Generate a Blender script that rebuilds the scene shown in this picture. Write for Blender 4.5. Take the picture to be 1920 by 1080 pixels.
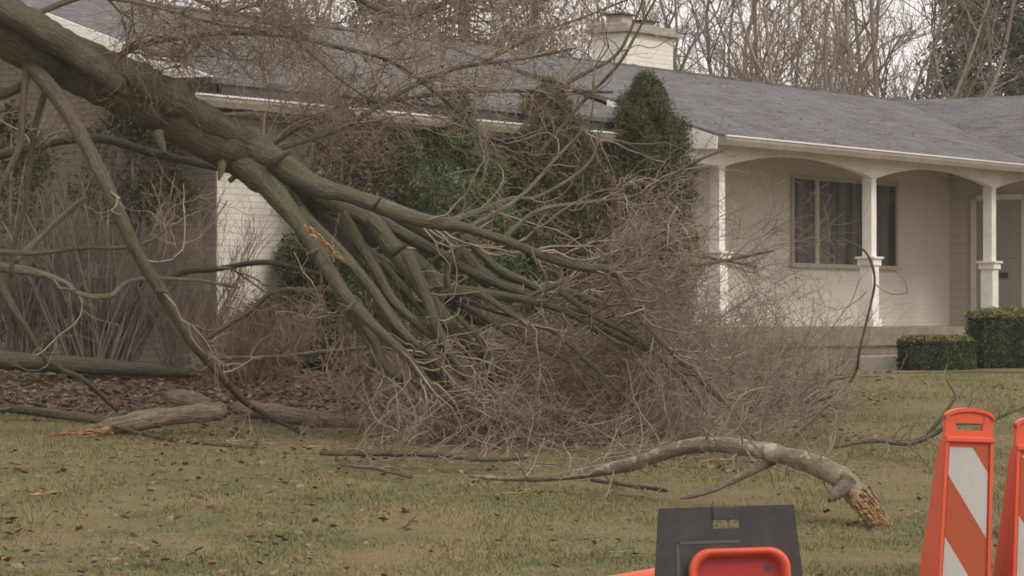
import bpy, math, random
import numpy as np
PI = math.pi
rng = np.random.default_rng(7)
random.seed(7)
for o in list(bpy.data.objects): bpy.data.objects.remove(o)
S = bpy.context.scene
COL = S.collection
# ------------------------------------------------------------------ camera
F = 6000.0; PIT = math.atan(60 / F); CAM = np.array([0, 0, 1.6])
cd = bpy.data.cameras.new('camera'); cam = bpy.data.objects.new('camera', cd); COL.objects.link(cam)
cd.sensor_width = 36; cd.lens = F / 1920 * 36; cd.clip_end = 2000; cd.clip_start = .1
cam.location = CAM; cam.rotation_euler = (PI / 2 + PIT, 0, 0); S.camera = cam
S.render.resolution_x = 1024; S.render.resolution_y = 576
# ------------------------------------------------------------------ light
SUN_EL, SUN_AZ = math.radians(42), math.radians(138)   # azimuth from +Y clockwise: sun behind the camera to the right
w = bpy.data.worlds.new('World'); S.world = w; w.use_nodes = True
nt = w.node_tree; nt.nodes.clear()
sky = nt.nodes.new('ShaderNodeTexSky'); sky.sky_type = 'NISHITA'; sky.sun_disc = False
sky.sun_elevation = SUN_EL; sky.sun_rotation = SUN_AZ; sky.dust_density = 6; sky.air_density = 1.2
hs = nt.nodes.new('ShaderNodeHueSaturation'); hs.inputs['Saturation'].default_value = .1
tc = nt.nodes.new('ShaderNodeTexCoord'); nz = nt.nodes.new('ShaderNodeTexNoise'); nz.inputs['Scale'].default_value = 3.5; nz.inputs['Detail'].default_value = 6
cr = nt.nodes.new('ShaderNodeValToRGB'); cr.color_ramp.elements[0].position = .3; cr.color_ramp.elements[1].position = .75
cr.color_ramp.elements[0].color = (7.2, 6.8, 6.5, 1); cr.color_ramp.elements[1].color = (10.2, 9.6, 9.2, 1)
mx = nt.nodes.new('ShaderNodeMixRGB'); mx.inputs[0].default_value = .85
bg = nt.nodes.new('ShaderNodeBackground'); bg.inputs['Strength'].default_value = .1
wo = nt.nodes.new('ShaderNodeOutputWorld')
L = nt.links.new
L(sky.outputs[0], hs.inputs['Color']); L(hs.outputs[0], mx.inputs[1]); L(tc.outputs['Generated'], nz.inputs['Vector'])
L(nz.outputs[0], cr.inputs[0]); L(cr.outputs[0], mx.inputs[2]); L(mx.outputs[0], bg.inputs[0]); L(bg.outputs[0], wo.inputs[0])
sd = bpy.data.lights.new('sun', 'SUN'); sd.energy = 1.1; sd.angle = math.radians(22); sd.color = (1, .93, .84)
sun = bpy.data.objects.new('sun', sd); COL.objects.link(sun)
sun.rotation_euler = (PI / 2 - SUN_EL, 0, PI - SUN_AZ)
S.view_settings.view_transform = 'Standard'; S.view_settings.look = 'None'; S.view_settings.gamma = 1
S.view_settings.exposure = .66
S.cycles.filter_width = 1.75

# ------------------------------------------------------------------ pixel helpers (photo pixels -> world)
def ray(x, y):
    c = ((x - 960) / F, 1.0, (540 - y) / F); a, b = math.cos(PIT), math.sin(PIT)
    return np.array([c[0], c[1] * a - c[2] * b, c[1] * b + c[2] * a])
def at(x, y, Y):
    r = ray(x, y); return CAM + r * (Y / r[1])
def gz(Y):
    Y = np.asarray(Y, float)
    t = np.clip((Y - 18.2) / (33.5 - 18.2), 0, 1)
    s = t + .06 * np.sin(t * 2 * PI) * -.5
    return np.where(Y < 17.4, 0, .08 + .87 * s)
def gY(x, y):            # depth at which the ground is seen at this pixel
    lo, hi = 17.5, 60.
    for _ in range(40):
        m = (lo + hi) / 2
        if at(x, y, m)[2] > gz(m): lo = m
        else: hi = m
    return m
# ------------------------------------------------------------------ object helpers
def tag(o, label=None, cat=None, group=None, kind=None, category=None):
    cat = cat or category
    if label: o['label'] = label
    if cat: o['category'] = cat
    if group: o['group'] = group
    if kind: o['kind'] = kind
    return o
def empty(name, loc=(0, 0, 0), rot=(0, 0, 0), **k):
    o = bpy.data.objects.new(name, None); COL.objects.link(o); o.location = loc; o.rotation_euler = rot
    return tag(o, **k)
def link(name, me, parent=None, **k):
    o = bpy.data.objects.new(name, me); COL.objects.link(o)
    if parent: o.parent = parent
    return tag(o, **k)
def npmesh(name, V, Fq, mat, parent=None, smooth=False, uv=None, **k):
    me = bpy.data.meshes.new(name)
    V = np.asarray(V, np.float32).reshape(-1, 3); Fq = np.asarray(Fq, np.int32); n = Fq.shape[1]
    me.vertices.add(len(V)); me.vertices.foreach_set('co', V.ravel())
    me.loops.add(Fq.size); me.loops.foreach_set('vertex_index', Fq.ravel())
    me.polygons.add(len(Fq)); me.polygons.foreach_set('loop_start', np.arange(0, Fq.size, n, dtype=np.int32))
    me.polygons.foreach_set('loop_total', np.full(len(Fq), n, np.int32))
    if smooth: me.polygons.foreach_set('use_smooth', np.ones(len(Fq), bool))
    if uv is not None:
        l = me.uv_layers.new(name='UVMap'); l.data.foreach_set('uv', np.asarray(uv, np.float32)[Fq.ravel()].ravel())
    me.update(calc_edges=True); me.materials.append(mat)
    return link(name, me, parent, **k)
class MB:
    def __init__(s): s.v = []; s.f = []
    def add(s, v, f):
        b = len(s.v); s.v += [tuple(map(float, p)) for p in v]; s.f += [tuple(i + b for i in q) for q in f]; return s
    def box(s, x0, x1, y0, y1, z0, z1):
        return s.add([(x0, y0, z0), (x1, y0, z0), (x1, y1, z0), (x0, y1, z0), (x0, y0, z1), (x1, y0, z1), (x1, y1, z1), (x0, y1, z1)],
                     [(0, 3, 2, 1), (4, 5, 6, 7), (0, 1, 5, 4), (1, 2, 6, 5), (2, 3, 7, 6), (3, 0, 4, 7)])
    def prism(s, pts, off):   # pts: 3D polygon; off: extrusion vector
        n = len(pts); q = [tuple(np.add(p, off)) for p in pts]
        return s.add(list(pts) + q, [tuple(range(n)), tuple(range(2 * n - 1, n - 1, -1))] + [(i, i + n, (i + 1) % n + n, (i + 1) % n) for i in range(n)])
    def build(s, name, mat, parent=None, bev=0, smooth=False, **k):
        me = bpy.data.meshes.new(name); me.from_pydata(s.v, [], s.f)
        import bmesh
        bm = bmesh.new(); bm.from_mesh(me); bmesh.ops.recalc_face_normals(bm, faces=bm.faces)
        if bev: bmesh.ops.bevel(bm, geom=list(bm.edges), offset=bev, segments=2, affect='EDGES', profile=.5, clamp_overlap=True)
        bm.to_mesh(me); bm.free()
        if smooth:
            for p in me.polygons: p.use_smooth = True
        me.materials.append(mat); return link(name, me, parent, **k)
# ------------------------------------------------------------------ materials
class NM:
    def __init__(s, name, rough=.85, spec=.3):
        s.m = bpy.data.materials.new(name); s.m.use_nodes = True; s.t = s.m.node_tree; s.n = s.t.nodes; s.l = s.t.links.new
        s.b = s.n['Principled BSDF']; s.b.inputs['Roughness'].default_value = rough; s.b.inputs['Specular IOR Level'].default_value = spec
        s.tc = s.n.new('ShaderNodeTexCoord')
    def N(s, t, **k):
        n = s.n.new(t)
        for a, b in k.items(): setattr(n, a, b)
        return n
    def noise(s, scale, detail=4, rough=.55, vec=None, stretch=None, coord='Object'):
        v = vec or s.tc.outputs[coord]
        if stretch:
            mp = s.N('ShaderNodeMapping'); mp.inputs['Scale'].default_value = stretch; s.l(v, mp.inputs[0]); v = mp.outputs[0]
        n = s.N('ShaderNodeTexNoise'); n.inputs['Scale'].default_value = scale; n.inputs['Detail'].default_value = detail; n.inputs['Roughness'].default_value = rough
        s.l(v, n.inputs['Vector']); return n.outputs['Fac']
    def ramp(s, fac, stops):
        r = s.N('ShaderNodeValToRGB'); e = r.color_ramp.elements
        while len(e) < len(stops): e.new(.5)
        for i, (p, c) in enumerate(stops):
            e[i].position = p; e[i].color = (*c, 1) if not isinstance(c, (int, float)) else (c, c, c, 1)
        s.l(fac, r.inputs[0]); return r.outputs[0]
    def mix(s, fac, a, b, mode='MIX'):
        m = s.N('ShaderNodeMixRGB', blend_type=mode)
        for i, v in enumerate((fac, a, b)):
            if isinstance(v, (int, float)): m.inputs[i].default_value = v if i == 0 else (v, v, v, 1)
            elif isinstance(v, tuple): m.inputs[i].default_value = (*v, 1)
            else: s.l(v, m.inputs[i])
        return m.outputs[0]
    def math(s, op, a, b=0):
        m = s.N('ShaderNodeMath', operation=op)
        for i, v in enumerate((a, b)):
            if isinstance(v, (int, float)): m.inputs[i].default_value = v
            else: s.l(v, m.inputs[i])
        return m.outputs[0]
    def bump(s, h, strength=.5, dist=.02):
        b = s.N('ShaderNodeBump'); b.inputs['Strength'].default_value = strength; b.inputs['Distance'].default_value = dist
        s.l(h, b.inputs['Height']); s.l(b.outputs[0], s.b.inputs['Normal']); return s
    def col(s, c):
        if isinstance(c, tuple): s.b.inputs['Base Color'].default_value = (*c, 1)
        else: s.l(c, s.b.inputs['Base Color'])
        return s
    def up(s):
        g = s.N('ShaderNodeNewGeometry'); x = s.N('ShaderNodeSeparateXYZ'); s.l(g.outputs['Normal'], x.inputs[0]); return x.outputs[2]
    def obj(s, order):   # object coords rearranged, e.g. 'xz'
        x = s.N('ShaderNodeSeparateXYZ'); s.l(s.tc.outputs['Object'], x.inputs[0]); c = s.N('ShaderNodeCombineXYZ')
        for i, ch in enumerate(order):
            if ch == '+': s.l(s.math('ADD', x.outputs[0], x.outputs[1]), c.inputs[i])
            else: s.l(x.outputs['xyz'.index(ch)], c.inputs[i])
        return c.outputs[0]

def mat_grass_ground():
    m = NM('lawn_soil', .95, .1)
    a = m.noise(.9, 7, .68); b = m.noise(6, 6, .7); c = m.noise(45, 3)
    base = m.ramp(a, [(.38, (.19, .145, .08)), (.5, (.145, .13, .06)), (.62, (.08, .10, .038))])
    base = m.mix(m.ramp(b, [(.35, 0.), (.7, .75)]), base, (.25, .18, .10))
    base = m.mix(m.ramp(c, [(.4, .5), (.7, 0.)]), base, (.07, .06, .03))
    return m.col(base).bump(c, .6, .03).m
M = {}
M['lawn'] = mat_grass_ground()
def mat_blade():
    m = NM('grass_blades', .8, .15)
    a = m.noise(.9, 7, .68); b = m.noise(9, 5, .7)
    g = m.ramp(a, [(.36, (.22, .18, .088)), (.43, (.185, .18, .074)), (.50, (.135, .16, .054)), (.58, (.075, .12, .040))])
    return m.col(m.mix(m.ramp(b, [(.42, 0.), (.66, .85)]), g, (.27, .2, .11))).m
M['blade'] = mat_blade()
def mat_bed():
    m = NM('leaf_litter_bed', .95, .1); a = m.noise(3, 6, .7); b = m.noise(25, 5, .7)
    return m.col(m.mix(b, m.ramp(a, [(.3, (.06, .04, .03)), (.7, (.13, .075, .05))]), (.17, .115, .08))).bump(b, 1, .05).m
M['bed'] = mat_bed()
def mat_leaf(name, cols, scale=.8, seed=None):
    m = NM(name, .75, .25); a = m.noise(scale, 4, .6); b = m.noise(scale * 14, 3, .6)
    f = m.math('ADD', m.math('MULTIPLY', a, .55), m.math('MULTIPLY', b, .45))
    n = len(cols)
    return m.col(m.ramp(f, [(.34 + .32 * i / (n - 1), c) for i, c in enumerate(cols)])).m
M['dead'] = mat_leaf('dead_leaves', [(.05, .032, .022), (.11, .068, .045), (.19, .12, .08), (.32, .23, .16)], 6)
M['asphalt'] = NM('asphalt', .9, .2); _m = M['asphalt']; M['asphalt'] = _m.col(_m.ramp(_m.noise(60, 3), [(.3, (.04, .04, .04)), (.7, (.07, .068, .065))])).bump(_m.noise(90, 2), .4, .01).m
M['conc'] = NM('concrete', .9, .2); _m = M['conc']; M['conc'] = _m.col(_m.ramp(_m.noise(4, 6, .7), [(.3, (.36, .33, .28)), (.7, (.52, .49, .43))])).bump(_m.noise(50, 2), .3, .01).m
M['slab'] = NM('porch_slab', .9, .2); _m = M['slab']; M['slab'] = _m.col(_m.ramp(_m.noise(3, 6, .7), [(.3, (.15, .12, .09)), (.7, (.25, .205, .16))])).m
def mat_bark(name, dark, light, moss, mossamt=.6, rough=.9):  # furrowed bark, moss on top
    m = NM(name, rough, .2)
    v = m.tc.outputs['UV']
    fur = m.noise(9, 6, .7, vec=v, stretch=(3.2, .55, 1)); fine = m.noise(40, 4, .7, vec=v, stretch=(1.5, .6, 1)); big = m.noise(2.2, 4, .6)
    f = m.math('ADD', m.math('MULTIPLY', fur, .6), m.math('MULTIPLY', fine, .4))
    c = m.ramp(f, [(.32, tuple(x * .55 for x in dark)), (.46, dark), (.66, light)])
    pat = m.math('MULTIPLY', m.ramp(m.up(), [(.45, .15), (.95, 1.)]), m.ramp(big, [(.40, 0.), (.62, 1.)]))
    c = m.mix(m.math('MULTIPLY', pat, mossamt), c, moss)
    return m.col(c).bump(f, 1., .065).m
M['bark'] = mat_bark('tree_bark', (.10, .083, .056), (.19, .163, .112), (.088, .088, .034), .7)
M['limb'] = mat_bark('limb_bark', (.105, .092, .06), (.20, .18, .118), (.090, .096, .036), .75)
M['moss'] = mat_bark('mossy_bark', (.085, .075, .052), (.16, .145, .10), (.09, .10, .034), .8)
M['pale'] = mat_bark('pale_limb_bark', (.15, .125, .085), (.33, .30, .24), (.12, .12, .06), .3)
_m = NM('patchy_pale_bark', .85, .2); _v = _m.tc.outputs['UV']; _f = _m.noise(9, 6, .7, vec=_v, stretch=(2, .8, 1))
_c = _m.mix(_m.ramp(_m.noise(7, 5, .65), [(.54, 0.), (.60, .85)]), _m.ramp(_f, [(.3, (.12, .10, .066)), (.7, (.25, .21, .15))]), (.38, .35, .27))
M['patchy'] = _m.col(_c).bump(_f, .9, .03).m
M['red'] = mat_bark('weathered_wood', (.18, .135, .095), (.46, .35, .245), (.1, .1, .04), .15)
def mat_twig(name, stops, sc=.7):
    m = NM(name, .8, .25); a = m.noise(sc, 3, .6); b = m.noise(sc * 9, 2, .5)
    f = m.math('ADD', m.math('MULTIPLY', a, .5), m.math('MULTIPLY', b, .5))
    n = len(stops)
    return m.col(m.ramp(f, [(.36 + .28 * i / (n - 1), c) for i, c in enumerate(stops)])).m
M['twig'] = mat_twig('twigs', [(.11, .078, .056), (.21, .155, .11), (.22, .18, .13), (.36, .285, .205)])
M['twigred'] = mat_twig('reddish_twigs', [(.13, .085, .062), (.20, .14, .105), (.25, .185, .14), (.31, .23, .17)])
M['twiggrey'] = mat_twig('grey_stems', [(.10, .082, .066), (.15, .122, .10), (.20, .17, .14)], 2)
M['farbark'] = mat_twig('hazed_far_bark', [(.15, .12, .10), (.21, .165, .13), (.27, .21, .165)], .2)  # bark colour lightened, distance haze put into it
M['rawwood'] = NM('raw_split_wood', .8, .2); _m = M['rawwood']
_f = _m.noise(14, 5, .7, stretch=(1, 1, 3)); M['rawwood'] = _m.col(_m.ramp(_f, [(.34, (.09, .045, .025)), (.45, (.27, .14, .065)), (.56, (.46, .29, .15)), (.7, (.66, .48, .29))])).bump(_f, 1, .03).m
M['ever'] = mat_leaf('evergreen_needles', [(.024, .03, .014), (.05, .06, .026), (.08, .09, .036), (.12, .125, .055)], 1.6)
M['arbor'] = mat_leaf('arborvitae_foliage', [(.032, .030, .016), (.062, .06, .028), (.088, .09, .038), (.12, .12, .052)], 2.2)
M['brownleaf'] = mat_leaf('brown_shrub_leaves', [(.05, .038, .028), (.09, .066, .048), (.13, .10, .07), (.17, .135, .10)], 2)
M['rooflitter'] = mat_leaf('dark_roof_litter', [(.05, .042, .034), (.09, .073, .055), (.15, .12, .09)], 5)
M['olive'] = mat_leaf('olive_evergreen', [(.03, .024, .013), (.065, .052, .026), (.08, .078, .034), (.12, .105, .05)], 1.4)
M['green'] = mat_leaf('bright_evergreen', [(.04, .05, .02), (.075, .10, .034), (.115, .15, .048), (.15, .18, .065)], 1.8)
M['hedge'] = mat_leaf('hedge_leaves', [(.015, .02, .008), (.032, .042, .014), (.06, .075, .024), (.10, .105, .04)], 2.5)
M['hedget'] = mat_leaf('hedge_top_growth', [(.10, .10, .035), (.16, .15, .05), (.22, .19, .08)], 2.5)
M['farever'] = mat_leaf('far_evergreen', [(.05, .055, .04), (.085, .09, .066), (.125, .125, .088)], .5)
M['farbrown'] = mat_leaf('far_brown_evergreen', [(.085, .065, .045), (.125, .10, .066), (.17, .14, .092)], .5)
def mat_wall(name, c0, c1, brick=True, siding=False, bs=.35):
    m = NM(name, .75, .25)
    c = m.ramp(m.noise(1.2, 6, .7), [(.3, c0), (.7, c1)])
    v = m.obj('+z')
    if brick:
        b = m.N('ShaderNodeTexBrick'); b.inputs['Scale'].default_value = 1; b.inputs['Brick Width'].default_value = .21; b.inputs['Row Height'].default_value = .068
        b.inputs['Mortar Size'].default_value = .007; b.inputs['Mortar Smooth'].default_value = .4
        b.inputs['Color1'].default_value = (1, 1, 1, 1); b.inputs['Color2'].default_value = (.82, .82, .82, 1); b.inputs['Mortar'].default_value = (.45, .43, .40, 1)
        m.l(v, b.inputs['Vector']); c = m.mix(bs, c, b.outputs['Color'], 'MULTIPLY'); m.bump(b.outputs['Color'], .5, .012)
    if siding:
        x = m.N('ShaderNodeSeparateXYZ'); m.l(v, x.inputs[0]); fr = m.math('FRACT', m.math('MULTIPLY', x.outputs[1], 1 / .14))
        c = m.mix(m.ramp(fr, [(0., .45), (.1, 0.)]), c, (.12, .10, .08)); m.bump(fr, .8, .012)
    return m.col(c).m
M['brick'] = mat_wall('painted_brick', (.56, .52, .44), (.68, .64, .56), bs=.45)
M['brickside'] = mat_wall('shaded_side_brick', (.17, .14, .11), (.24, .20, .16), bs=.6)  # tan side brick darkened: the gable side's shade is put into its colour
M['porchwall'] = mat_wall('porch_wall_paint', (.64, .59, .50), (.72, .67, .58), brick=True, bs=.10)
M['siding'] = mat_wall('horizontal_siding', (.50, .455, .38), (.58, .53, .44), brick=False, siding=True)
M['white'] = NM('white_trim_paint', .55, .4); _m = M['white']; M['white'] = _m.col(_m.ramp(_m.noise(6, 5, .7), [(.3, (.66, .63, .56)), (.6, (.78, .75, .68))])).m
M['trim'] = NM('cream_window_trim', .6, .3).col((.46, .42, .34)).m
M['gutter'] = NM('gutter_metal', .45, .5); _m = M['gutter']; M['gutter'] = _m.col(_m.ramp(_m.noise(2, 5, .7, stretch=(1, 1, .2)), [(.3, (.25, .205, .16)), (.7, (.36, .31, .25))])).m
M['gutlip'] = NM('gutter_lip', .35, .5).col((.66, .64, .60)).m
M['chim'] = mat_wall('chimney_painted_brick', (.60, .57, .48), (.72, .68, .59), bs=.3)
M['cap'] = NM('chimney_cap', .9, .2); _m = M['cap']; M['cap'] = _m.col(_m.ramp(_m.noise(5, 4), [(.3, (.22, .20, .16)), (.7, (.34, .31, .26))])).m
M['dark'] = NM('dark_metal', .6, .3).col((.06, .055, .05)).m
M['flue'] = NM('clay_flue', .8, .3).col((.36, .32, .27)).m
def mat_roof(name, order):
    m = NM(name, .9, .25); v = m.obj(order)
    b = m.N('ShaderNodeTexBrick'); b.inputs['Scale'].default_value = 1; b.inputs['Brick Width'].default_value = .33; b.inputs['Row Height'].default_value = .135
    b.inputs['Mortar Size'].default_value = .012; b.inputs['Color1'].default_value = (1, 1, 1, 1); b.inputs['Color2'].default_value = (.72, .72, .74, 1); b.inputs['Mortar'].default_value = (.3, .3, .3, 1)
    m.l(v, b.inputs['Vector'])
    c = m.ramp(m.noise(1.3, 6, .7), [(.3, (.115, .112, .115)), (.7, (.175, .168, .166))])
    c = m.mix(.75, c, b.outputs['Color'], 'MULTIPLY')
    deb = m.noise(3.2, 7, .75, vec=v, stretch=(.5, 3.2, 1)); reg = m.noise(.6, 3)
    c = m.mix(m.math('MULTIPLY', m.ramp(deb, [(.49, 0.), (.56, 1.)]), m.ramp(reg, [(.38, .25), (.52, .9)])), c, (.07, .056, .05))
    c = m.mix(m.ramp(m.noise(22, 3, .6), [(.62, 0.), (.74, .6)]), c, (.24, .20, .17))
    return m.col(c).bump(b.outputs['Color'], .6, .02).m
M['roof'] = mat_roof('roof_shingles', 'xy'); M['roofw'] = mat_roof('wing_shingles', 'yx')
def mat_glass():
    m = NM('window_glass', .08, .6); x = m.N('ShaderNodeSeparateXYZ'); m.l(m.tc.outputs['Object'], x.inputs[0])
    f = m.noise(1.7, 3, .5, stretch=(2.4, 1, .15)); return m.col(m.ramp(f, [(.38, (.025, .024, .023)), (.46, (.09, .088, .085)), (.62, (.13, .126, .12))])).m
M['glass'] = mat_glass()
M['doorp'] = NM('door_paint', .6, .3).col((.36, .335, .29)).m
def mat_plastic(name, c, c2, rough=.45):
    m = NM(name, rough, .4); return m.col(m.mix(m.ramp(m.noise(7, 6, .75), [(.45, 0.), (.75, .8)]), c, c2)).bump(m.noise(30, 3), .08, .01).m
M['orange'] = mat_plastic('orange_plastic', (.60, .078, .028), (.44, .08, .04))
M['orsheet'] = mat_plastic('orange_reflective_sheeting', (.34, .062, .022), (.28, .06, .026), .35)
M['silver'] = mat_plastic('silver_reflective_sheeting', (.40, .385, .355), (.33, .31, .28), .35)
M['red'] = M['red']
M['redpl'] = mat_plastic('red_plastic', (.36, .018, .016), (.25, .02, .016), .5)
M['rubber'] = mat_plastic('black_rubber', (.032, .029, .028), (.062, .055, .051), .7)
M['greypaint'] = NM('grey_scuff', .8, .2).col((.085, .083, .078)).m

# ------------------------------------------------------------------ numpy geometry
def norm(a): return a / np.maximum(np.linalg.norm(a, axis=-1, keepdims=True), 1e-9)
def tubes(P, R, n=3):
    P = np.asarray(P, float); R = np.asarray(R, float); N, K, _ = P.shape
    T = np.empty_like(P); T[:, 1:-1] = P[:, 2:] - P[:, :-2]; T[:, 0] = P[:, 1] - P[:, 0]; T[:, -1] = P[:, -1] - P[:, -2]; T = norm(T)
    m = norm(P[:, -1] - P[:, 0]); ref = np.where(np.abs(m[:, 2:3]) > .8, np.array([[0., 1, 0]]), np.array([[0., 0, 1]]))[:, None, :]
    A = norm(np.cross(T, np.broadcast_to(ref, T.shape))); B = np.cross(T, A)
    ang = np.arange(n) * 2 * PI / n
    V = P[:, :, None, :] + R[:, :, None, None] * (np.cos(ang)[None, None, :, None] * A[:, :, None, :] + np.sin(ang)[None, None, :, None] * B[:, :, None, :])
    idx = np.arange(N * K * n).reshape(N, K, n); a = idx[:, :-1]; b = idx[:, 1:]
    Q = np.stack([a, np.roll(a, -1, 2), np.roll(b, -1, 2), b], -1).reshape(-1, 4)
    return V.reshape(-1, 3), Q
def merge(parts):
    V = []; Q = []; b = 0
    for v, q in parts: V.append(v); Q.append(q + b); b += len(v)
    return np.concatenate(V), np.concatenate(Q)
def spline(pts, k=6):   # Catmull-Rom through rows of any width
    p = np.asarray(pts, float); p = np.vstack([2 * p[0] - p[1], p, 2 * p[-1] - p[-2]]); out = []
    for i in range(1, len(p) - 2):
        for t in np.linspace(0, 1, k, endpoint=False):
            a, b, c, d = p[i - 1], p[i], p[i + 1], p[i + 2]
            out.append(.5 * (2 * b + (c - a) * t + (2 * a - 5 * b + 4 * c - d) * t * t + (3 * b - a - 3 * c + d) * t ** 3))
    out.append(p[-2]); return np.array(out)
def limb(name, pts, mat, parent=None, n=14, k=8, rough=.09, wob=.0, **kw):
    """pts rows: world x,y,z,radius -> bark covered tube with knots; closed ends"""
    s = spline(pts, k); P = s[:, :3].copy(); R = np.maximum(s[:, 3], .003); m = len(P)
    if wob: P += np.cumsum(rng.normal(0, wob, P.shape), 0) * np.sin(np.linspace(0, PI, m))[:, None]
    R = R * (1 + rough * np.convolve(rng.normal(0, 1, m + 2), [.3, .5, .3], 'valid'))
    T = norm(np.gradient(P, axis=0)); A = np.empty_like(P); ref = np.array([0, 1., 0]) if abs(T[0][1]) < .9 else np.array([0, 0, 1.])
    a = norm(np.cross(T[0], ref))
    for i in range(m): a = norm(a - T[i] * (a @ T[i])); A[i] = a
    B = np.cross(T, A); ang = np.arange(n + 1) * 2 * PI / n
    lob = 1 + rough * .9 * np.array([[math.sin(3 * q + .35 * i) * .4 + math.sin(5 * q - .2 * i + 1) * .3 for q in ang] for i in range(m)])
    V = P[:, None] + (R[:, None] * lob)[:, :, None] * (np.cos(ang)[None, :, None] * A[:, None] + np.sin(ang)[None, :, None] * B[:, None])
    ln = np.concatenate([[0], np.cumsum(np.linalg.norm(np.diff(P, axis=0), axis=1))])
    uv = np.stack([np.broadcast_to(ang[None] * R.mean() * 1.5, (m, n + 1)), np.broadcast_to(ln[:, None], (m, n + 1))], -1).reshape(-1, 2)
    idx = np.arange(m * (n + 1)).reshape(m, n + 1)
    Q = np.stack([idx[:-1, :-1], idx[:-1, 1:], idx[1:, 1:], idx[1:, :-1]], -1).reshape(-1, 4)
    V = V.reshape(-1, 3); c0 = len(V); V = np.vstack([V, P[0], P[-1]]); uv = np.vstack([uv, [0, 0], [0, ln[-1]]])
    caps = [[c0, idx[0, j + 1], idx[0, j], c0] for j in range(n)] + [[c0 + 1, idx[-1, j], idx[-1, j + 1], c0 + 1] for j in range(n)]
    me = bpy.data.meshes.new(name); me.from_pydata([tuple(x) for x in V], [], [tuple(q) for q in Q] + [tuple(q[:3]) for q in caps])
    l = me.uv_layers.new(name='UVMap'); vi = np.empty(len(me.loops), np.int32); me.loops.foreach_get('vertex_index', vi)
    l.data.foreach_set('uv', uv.astype(np.float32)[vi].ravel())
    me.polygons.foreach_set('use_smooth', np.ones(len(me.polygons), bool)); me.update(); me.materials.append(mat)
    return link(name, me, parent, **kw), np.hstack([P, R[:, None]])
def grow(P, R, n, tr, ln, bias=(0, 0, 0), bw=.5, spread=.9, fw=.7, K=7, wig=.25, rs=.55, rmin=.0018, rtip=.35, rmax=1e9, floor=None, rfix=None):
    """children on parent curves: P (N,K0,3) R (N,K0) -> P2 (n,K,3), R2 (n,K)"""
    N, K0, _ = P.shape
    seg = np.linalg.norm(np.diff(P, axis=1), axis=2).sum(1); pi = rng.choice(N, n, p=seg / seg.sum())
    t = rng.uniform(tr[0], tr[1], n) * (K0 - 1); i = np.minimum(t.astype(int), K0 - 2); f = (t - i)[:, None]
    p0 = P[pi, i] * (1 - f) + P[pi, i + 1] * f; r0 = R[pi, i] * (1 - f[:, 0]) + R[pi, i + 1] * f[:, 0]
    T = norm(P[pi, i + 1] - P[pi, i]); rv = rng.normal(0, 1, (n, 3)); rv = norm(rv - T * (rv * T).sum(1, keepdims=True))
    d = norm(fw * T + spread * rv + bw * np.array(bias)[None])
    Ls = rng.uniform(ln[0], ln[1], n) * (1 - .4 * t / (K0 - 1)); st = (Ls / (K - 1))[:, None]
    out = np.empty((n, K, 3)); out[:, 0] = p0; curve = rng.normal(0, wig * .5, (n, 3))
    for k in range(1, K):
        out[:, k] = out[:, k - 1] + d * st
        d = norm(d + curve + rng.normal(0, wig, (n, 3)) + bw * .12 * np.array(bias)[None])
    if floor is not None:
        g = gz(out[..., 1]) + .012 + rng.uniform(0, .05, (n, 1)); out[..., 2] = np.maximum(out[..., 2], g)
    rr = np.minimum(np.maximum(r0 * rs, rmin), rmax) if rfix is None else rng.uniform(rfix[0], rfix[1], n)
    return out, rr[:, None] * np.linspace(1, rtip, K)[None]
def resample(cur, K):   # list of (m,4) curves -> arrays
    P = np.empty((len(cur), K, 3)); R = np.empty((len(cur), K))
    for i, c in enumerate(cur):
        t = np.linspace(0, len(c) - 1, K)
        for j in range(3): P[i, :, j] = np.interp(t, np.arange(len(c)), c[:, j])
        R[i] = np.interp(t, np.arange(len(c)), c[:, 3])
    return P, R
def leaves(C, size, asp=.5, upb=0., jit=.4, dirs=None):
    """diamond leaves at centres C"""
    n = len(C); a = norm(rng.normal(0, 1, (n, 3)) + (0 if dirs is None else dirs)); a[:, 2] += upb; a = norm(a)
    b = norm(np.cross(a, rng.normal(0, 1, (n, 3)))); s = size * (1 + jit * rng.uniform(-1, 1, (n, 1)))
    V = np.stack([C - a * s, C + b * s * asp, C + a * s, C - b * s * asp], 1).reshape(-1, 3)
    return V, np.arange(4 * n).reshape(-1, 4)

# ================================================================== GROUND
Ys = np.concatenate([[-60, -10, 10, 17.38, 17.42], np.arange(17.8, 48, .2), [52, 60, 75, 90, 120, 300, 900]])
Xs = np.concatenate([[-900, -300, -80, -30], np.arange(-12, 14, .35), [30, 80, 300, 900]])
gx, gy = np.meshgrid(Xs, Ys); g0 = gz(gy)
und = .02 * np.sin(gx * 1.3 + gy * .7) + .015 * np.sin(gx * .6 - gy * 1.9 + 1)
zz = g0 + np.where((gy > 18) & (gy < 48) & (np.abs(gx) < 13), und * .6, 0)
zz = zz + .20 * np.exp(-((gy - 31.9) / 1.1) ** 2) / (1 + np.exp(np.clip((gx + 1.8) * 4, -50, 50)))
V = np.stack([gx, gy, zz], -1).reshape(-1, 3); ix = np.arange(gx.size).reshape(gx.shape)
npmesh('ground', V, np.stack([ix[:-1, :-1], ix[:-1, 1:], ix[1:, 1:], ix[1:, :-1]], -1).reshape(-1, 4), M['lawn'], smooth=True, kind='structure')
def berm(x, y): return .20 * np.exp(-((y - 31.9) / 1.1) ** 2) / (1 + np.exp((x + 1.8) * 4))
def gzu(x, y):
    return berm(x, y) + gz(y) + .6 * (.02 * np.sin(x * 1.3 + y * .7) + .015 * np.sin(x * .6 - y * 1.9 + 1))
MB().box(-60, 60, -40, 17.2, -.3, .004).build('road', M['asphalt'], kind='structure')
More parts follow.
